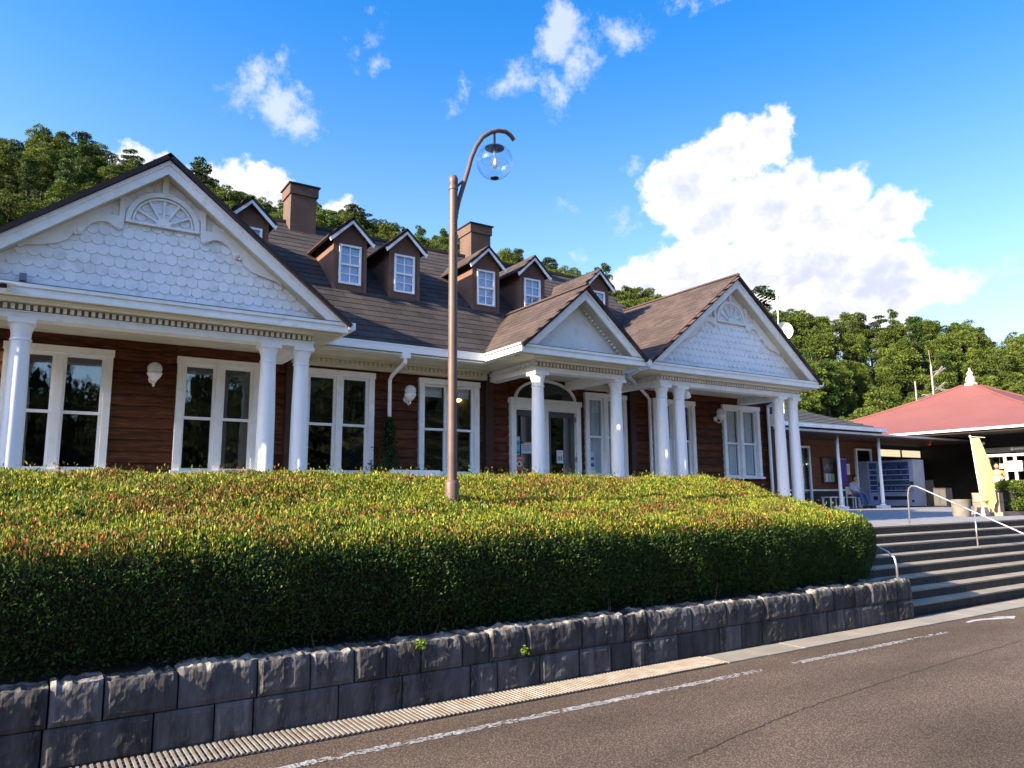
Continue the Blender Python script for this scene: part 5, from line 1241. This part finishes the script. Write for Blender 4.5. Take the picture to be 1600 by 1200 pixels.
# ================================================================== PAVILION
pv = thing('pavilion', 'square pavilion with a wide salmon red hipped roof and a pale finial at its peak', 'building', (40, 18.4, DK))
AP = Vector((40, 18.4, 7.17)); C4 = [(32, 10.4), (48, 10.4), (48, 26.4), (32, 26.4)]
def rfz(t):      # height along the slope, slightly hollow
    return 4.22+(7.17-4.22)*(t-.10*sin(pi*t))
for k in range(4):
    (xa, ya), (xb, yb_) = C4[k], C4[(k+1) % 4]; mb = MB(); nn_ = 22; rows = []
    for j in range(nn_+1):
        t_ = j/nn_*.965; z = rfz(t_); rows.append([(xa+(AP.x-xa)*t_, ya+(AP.y-ya)*t_, z), (xb+(AP.x-xb)*t_, yb_+(AP.y-yb_)*t_, z)])
    for j in range(nn_):
        a, b = rows[j]; c, d = rows[j+1]
        dz = .004
        mb.add([(a[0], a[1], a[2]+dz), (b[0], b[1], b[2]+dz), (d[0], d[1], d[2]), (c[0], c[1], c[2]), a, b], [(0, 1, 2, 3), (4, 5, 1, 0)])
    build(mb, 'roof', REDR, pv)
    a, b = Vector((xa, ya, 4.235)), Vector((xb, yb_, 4.235))
    build(MB().bar((xa, ya, 4.19), (xb, yb_, 4.19), .06, .085), 'fascia', WHITE, pv)
    # hip cap
    mb = MB(); pts_ = [(xa+(AP.x-xa)*q*.965/10, ya+(AP.y-ya)*q*.965/10, rfz(q*.965/10)+.03) for q in range(11)]; mb.tube(pts_, .05, 6); build(mb, 'hip_cap', REDR, pv)
build(MB().box(32.1, 47.9, 10.5, 26.3, 4.05, 4.12), 'soffit', mat('dark_rafters', (.02, .015, .012), (.03, .02, .015), rough=.9, scale=6, stretch=(1, 8, 1)), pv)
mb = MB()
for k in range(24): mb.box(32.1, 34.2, 10.7+k*.66, 10.78+k*.66, 3.93, 4.05)
build(MB().lathe([(.33, -.20), (.30, .05), (.22, .09), (.20, .14), (.23, .2), (.20, .38), (.12, .45), (.12, .49), (.17, .53), (.14, .62), (.06, .70), (.03, .86)], (40, 18.4, 7.10), 20), 'finial', mat('weathered_finial', (.58, .50, .44), (.5, .36, .32), rough=.7, scale=5), pv, smooth=True)
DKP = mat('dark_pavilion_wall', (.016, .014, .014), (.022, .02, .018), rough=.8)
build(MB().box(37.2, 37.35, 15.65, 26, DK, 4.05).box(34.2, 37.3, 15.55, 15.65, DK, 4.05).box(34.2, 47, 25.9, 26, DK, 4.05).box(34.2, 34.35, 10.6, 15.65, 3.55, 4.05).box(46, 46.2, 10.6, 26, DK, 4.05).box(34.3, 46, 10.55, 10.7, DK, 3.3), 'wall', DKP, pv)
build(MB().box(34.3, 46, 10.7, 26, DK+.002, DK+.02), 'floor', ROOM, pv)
for (x_, y_) in ((32.7, 25.4), (32.7, 19.8)): build(MB().box(x_-.1, x_+.1, y_-.1, y_+.1, DK, 4.05), 'post', DARKWOOD, pv)
mb = MB().box(34.10, 34.2, 10.6, 15.5, 3.13, 3.24)
for y_ in (15.38, 14.68, 14.30, 13.6, 12.9, 12.2, 11.5, 10.7): mb.box(34.11, 34.2, y_-.05, y_+.05, DK, 3.13)
d_ = build(mb, 'door_frame', WHITE, pv)
for ya, yb_ in ((14.73, 15.33), (14.35, 14.63), (13.65, 14.25), (12.95, 13.55), (12.25, 12.85), (11.55, 12.15)): build(MB().box(34.15, 34.16, ya, yb_, DK, 3.13), 'pane', GLASS, d_)
aw = build(MB().box(34.0, 34.2, 10.6, 15.55, 3.30, 3.50), 'signboard', mat('grey_signboard', (.13, .135, .12), (.10, .10, .09), rough=.6), pv)
build(MB().lathe([(.055, 0), (.055, .01)], (0, 0, 0), 14), 'disc', WHITE2, None) if False else None
mb = MB().box(33.985, 34.0, 14.25, 14.36, 3.36, 3.47)
for k in range(9): mb.box(33.985, 34.0, 14.16-k*.085, 14.16-k*.085+.055, 3.38+.01*(k % 3), 3.45).box(33.984, 33.999, 14.15-k*.085, 14.16-k*.085+.01, 3.365, 3.46)
build(mb, 'lettering', mat('white_lettering', (.6, .6, .55), rough=.6), aw)
t = thing('sign', 'blank white board fixed across the white pavilion door frame', 'sign', (34.02, 14.30, 2.50)); build(MB().box(-.03, .0, -.30, .28, 0, .42), 'board', WHITE2, t, local=True); build(MB().box(0, .05, -.02, .02, .1, .3), 'bracket', STEEL, t, local=True)
t = thing('sign', 'small cream board hanging inside the pavilion doorway above the orange shirted person', 'sign', (34.02, 14.82, 2.62)); build(MB().box(-.02, .0, -.16, .22, 0, .2), 'board', mat('cream_board', (.6, .45, .2), rough=.6), t, local=True); build(MB().box(-.01, 0, 0, .02, .2, .5), 'cord', BLACK, t, local=True)
t = thing('wall_lamp', 'small round white lamp under the pavilion eave above the yellow banner', 'lamp', (33.9, 15.35, 3.72)); build(MB().sphere((0, 0, 0), .07, 12, 8), 'globe', BULBW, t, local=True, smooth=True); build(MB().tube([(0, 0, .05), (.1, 0, .33)], .012, 6), 'stem', BLACK, t, local=True)
t = thing('lantern', 'small red lantern under the pavilion eave left of the yellow banner', 'lantern', (32.9, 17.1, 3.80)); build(MB().lathe([(.05, -.12), (.09, -.06), (.10, 0), (.09, .06), (.05, .12)], n=12), 'shade', mat('red_lantern', (.45, .06, .03), rough=.6), t, local=True, smooth=True); build(MB().tube([(0, 0, .12), (0, 0, .3)], .008, 6), 'cord', BLACK, t, local=True)
# emissive panels standing in for the sunlit gap at the back of the passage
t = thing('daylight_stand_in', 'added glowing cream panel standing for daylight behind and above the large vending machine', 'panel', (35.35, 19.75, 3.12))
LPM = mat('daylight_glow', (.75, .66, .42), (.7, .6, .4), rough=.6, emit=((1.0, .86, .55), .22))
build(MB().box(-1.75, -.05, 0, .03, .25, .58), 'panel', LPM, t, local=True); build(MB().box(.07, 1.75, 0, .03, .25, .58), 'panel', LPM, t, local=True)  # added glowing panels, stand-ins for daylight
build(MB().box(-1.8, 1.8, -.02, .05, .58, .66).box(-.05, .07, -.02, .05, .25, .58).box(-1.8, 1.8, -.02, .05, -2.0, .25), 'frame', DARKWOOD, t, local=True)  # frame added around the daylight stand-in
# things in the dark passage
t = thing('bicycle_stand', 'dark stacked crates and a round pale basket in the shade under the pavilion', 'crate', (31.6, 16.1, DK)) if False else None
for k, (x_, y_, w_, h_, lab) in enumerate(((31.9, 16.2, .5, .75, 'dark cabinet in the shade left of the yellow banner'), (32.3, 17.2, .6, 1.1, 'tall dark cupboard in the shade right of the large vending machine'))):
    t = thing('cabinet', lab, 'cabinet', (x_, y_, DK)); m_ = mat('shaded_cabinet', (.05, .045, .045), (.07, .06, .06), rough=.7)
    build(MB().box(-w_/2, w_/2, -w_/2, w_/2, .05, h_), 'body', m_, t, local=True)
    for q in (0, 1): build(MB().box(-w_/2-.012, -w_/2, -w_/2+.02+q*w_/2, -.02+q*w_/2, .1, h_-.05), 'door', mat('shaded_door', (.07, .065, .06), rough=.6), t, local=True)
    build(MB().box(-w_/2-.01, w_/2+.01, -w_/2-.01, w_/2+.01, h_, h_+.03), 'top', DARKWOOD, t, local=True)

# ================================================================== YELLOW BANNER, PLANTER, SMALL HEDGE
t = thing('banner', 'tall pale yellow banner on a white pole at the top of the steps', 'banner', (19.98, 9.22, DK))
build(MB().prism([(-.13, -.12), (.13, -.12), (.13, .12), (-.13, .12)], 'z', 0, .04).add([(-.12, -.11, .04), (.12, -.11, .04), (.12, .11, .04), (-.12, .11, .04), (-.09, -.08, .22), (.09, -.08, .22), (.09, .08, .22), (-.09, .08, .22)], [(4, 5, 6, 7), (0, 1, 5, 4), (1, 2, 6, 5), (2, 3, 7, 6), (3, 0, 4, 7)]), 'foot', CONC, t, local=True)
build(MB().tube([(0, 0, .2), (-.05, .03, 1.1), (-.12, .06, 2.02)], .012, 8), 'pole', WHITE2, t, local=True, smooth=True)
build(MB().tube([(-.16, .08, 1.99), (.22, -.13, 1.96)], .007, 6), 'crossbar', WHITE2, t, local=True)
YEL = mat('pale_yellow_cloth', (.80, .72, .28), (.76, .68, .25), rough=.85, scale=3, trans=.35)
mb = MB(); rows = []
for j in range(31):
    v = j/30; z = 1.95-1.72*v; px0 = -.12+.12*v+.0; row = []
    wd = .20+.20*min(1, v*2.2)*(1-.18*v) - (.10 if v > .93 else 0)*(v-.93)/.07
    for i in range(13):
        u = i/12; x = px0+wd*u*.86; y = .06-.06*v-wd*u*.62+.018*sin(u*5+v*4)*(.3+v)
        zz = z-(.10*u if v > .97 else 0)+.03*sin(u*3)*v
        row.append((x, y, zz+.10*(1-u)*(v > .95)))
    rows.append(row)
for r_ in rows: mb.v += r_
for j in range(30):
    for i in range(12): a = j*13+i; mb.f.append((a, a+1, a+14, a+13))
build(mb, 'cloth', YEL, t, local=True, smooth=True)
build(MB().add([(.185, -.145, 1.43), (.235, -.17, 1.40), (.25, -.18, 1.24), (.215, -.16, 1.26)], [(0, 1, 2, 3)]), 'pink_print', mat('pink_print', (.65, .2, .2), rough=.8), t, local=True)
t = thing('planter', 'round grey concrete planter at the top of the steps left of the yellow banner', 'planter', (19.36, 9.42, DK))
o = build(MB().lathe([(.19, 0), (.20, .05), (.215, .38), (.225, .40), (.225, .42), (.18, .42), (.17, .36)], n=28), 'pot', mat('grey_planter', (.20, .18, .15), (.15, .135, .11), rough=.9, scale=6, bump=.2), t, local=True); smooth_by(o, 40)
build(MB().lathe([(.02, .37), (.17, .37)], n=20), 'soil', SOIL, t, local=True)
t = thing('stone_planter_wall', 'low tan stone wall holding the small clipped hedge at the right edge', 'wall', (20.8, 9.1, DK))
TAN = mat('tan_stone', (.30, .24, .18), (.22, .17, .13), rough=.9, scale=4, bump=.4, bscale=40, rnd=.15)
base = build(MB().box(-.42, 3.0, -.16, .6, 0, .10), 'kerb', TAN, t, local=True)
for k in range(2):
    for j in range(3): build(MB().box(-.40+j*.0, -.18+.0, -.1+j*.22, .10+j*.22, .105+k*.24, .335+k*.24), 'stone', TAN, t, local=True)
t = thing('hedge', 'small rounded bright green hedge in the tan stone planter at the right edge', 'hedge', (21.3, 9.15, DK+.1))
n_ = 42000; d_ = rng.normal(size=(n_, 3)); d_ /= np.linalg.norm(d_, axis=1)[:, None]; d_ = np.sign(d_)*np.abs(d_)**.55; 
x_ = rng.random(n_)
c_ = d_*np.array([.42, .36, .40])*(1-.25*rng.random(n_)**2)[:, None]; c_[:, 0] += x_*2.2; c_[:, 2] = c_[:, 2]+.40
cc_ = np.where((rng.random(n_) < .35)[:, None], np.array([.2, .22, .025]), np.array([.075, .135, .02]))*rng.uniform(.6, 1.35, (n_, 1))
link('foliage', leafmesh('foliage', c_, d_+rng.normal(size=(n_, 3))*.7, rng.uniform(.035, .06, n_), rng.uniform(.018, .03, n_), cc_, LEAF), t, kind='stuff')
build(MB().box(-.2, 2.2, -.2, .2, 0, .6), 'inner_twigs', SOIL, t, local=True)

# ================================================================== ANTENNAS
t = thing('satellite_dish', 'white satellite dish on a thin mast with a television aerial behind the right gable', 'satellite dish', (20.1, 14.9, 4.2))
def dish(parent, c, r, az_):
    mb = MB(); n = 26; rings = 6
    for j in range(rings+1):
        q = r*j/rings
        for k in range(n): a = 2*pi*k/n; mb.v.append((q*cos(a), -.35*r*(1-(q/r)**2), q*sin(a)))
    for j in range(rings):
        for k in range(n): a, b = j*n+k, j*n+(k+1) % n; mb.f.append((a, b, b+n, a+n))
    m_ = Matrix.Translation(Vector(c)) @ Matrix.Rotation(az_, 4, 'Z') @ Matrix.Rotation(rad(-22), 4, 'X')
    me = mb.mesh('dish', WHITE2, True); me.transform(m_); link('dish', me, parent)
    f2 = MB().tube([(0, -.3*r, -r*.9), (0, r*1.0, -.1*r)], .012, 6).sphere((0, r*1.02, -.1*r), .035, 8, 6); me = f2.mesh('feed_arm', WHITE2); me.transform(m_); link('feed_arm', me, parent)
dish(t, (0.12, -.08, 2.68), .31, rad(142))
build(MB().tube([(0, 0, 0), (0, 0, 4.15)], .022, 8), 'mast', PIPE, t, local=True)
mb = MB().tube([(-1.0, .45, 3.86), (.35, -.2, 3.58)], .012, 6)
for k in range(12): q = k/11; x_, y_, z_ = -1.0+1.35*q, .45-.65*q, 3.86-.28*q; mb.tube([(x_-.13, y_-.26, z_), (x_+.13, y_+.26, z_)], .007, 5)
build(mb, 'aerial', WHITE2, t, local=True)
t = thing('antenna_mast', 'grey mast with several aerials behind the left slope of the red roof', 'antenna', (46.9, 23.8, 1.0))
build(MB().tube([(0, 0, 0), (0, 0, 8.6)], [.08, .06], 10), 'mast', STEEL, t, local=True)
build(MB().tube([(0, 0, 8.6), (-.12, 0, 9.5)], .018, 8), 'rod', STEEL, t, local=True)
for (z_, dx, dz, ln) in ((8.1, 1.0, .25, 1.1), (7.75, .8, .7, .9), (7.2, 1.3, -.25, 1.2), (6.9, .9, .55, .9), (6.75, -.9, -.1, .7)):
    mb = MB().tube([(0, 0, z_), (dx*.8, -dx*.4, z_+dz)], .035, 6)
    mb.bar((dx*.35, -dx*.18, z_+dz*.4-.1), (dx*.8+.1, -dx*.4, z_+dz+.05), .07, .10)
    build(mb, 'aerial', STEEL, t, local=True)
t = thing('utility_pole', 'thin pale pole standing left of the aerial mast behind the red roof', 'pole', (46.0, 24.4, 1.0))
build(MB().tube([(0, 0, 0), (0, 0, 7.55)], .045, 8), 'pole', STEEL, t, local=True); build(MB().tube([(0, 0, 6.4), (1.2, -.3, 6.75)], .03, 6), 'crossbar', STEEL, t, local=True)
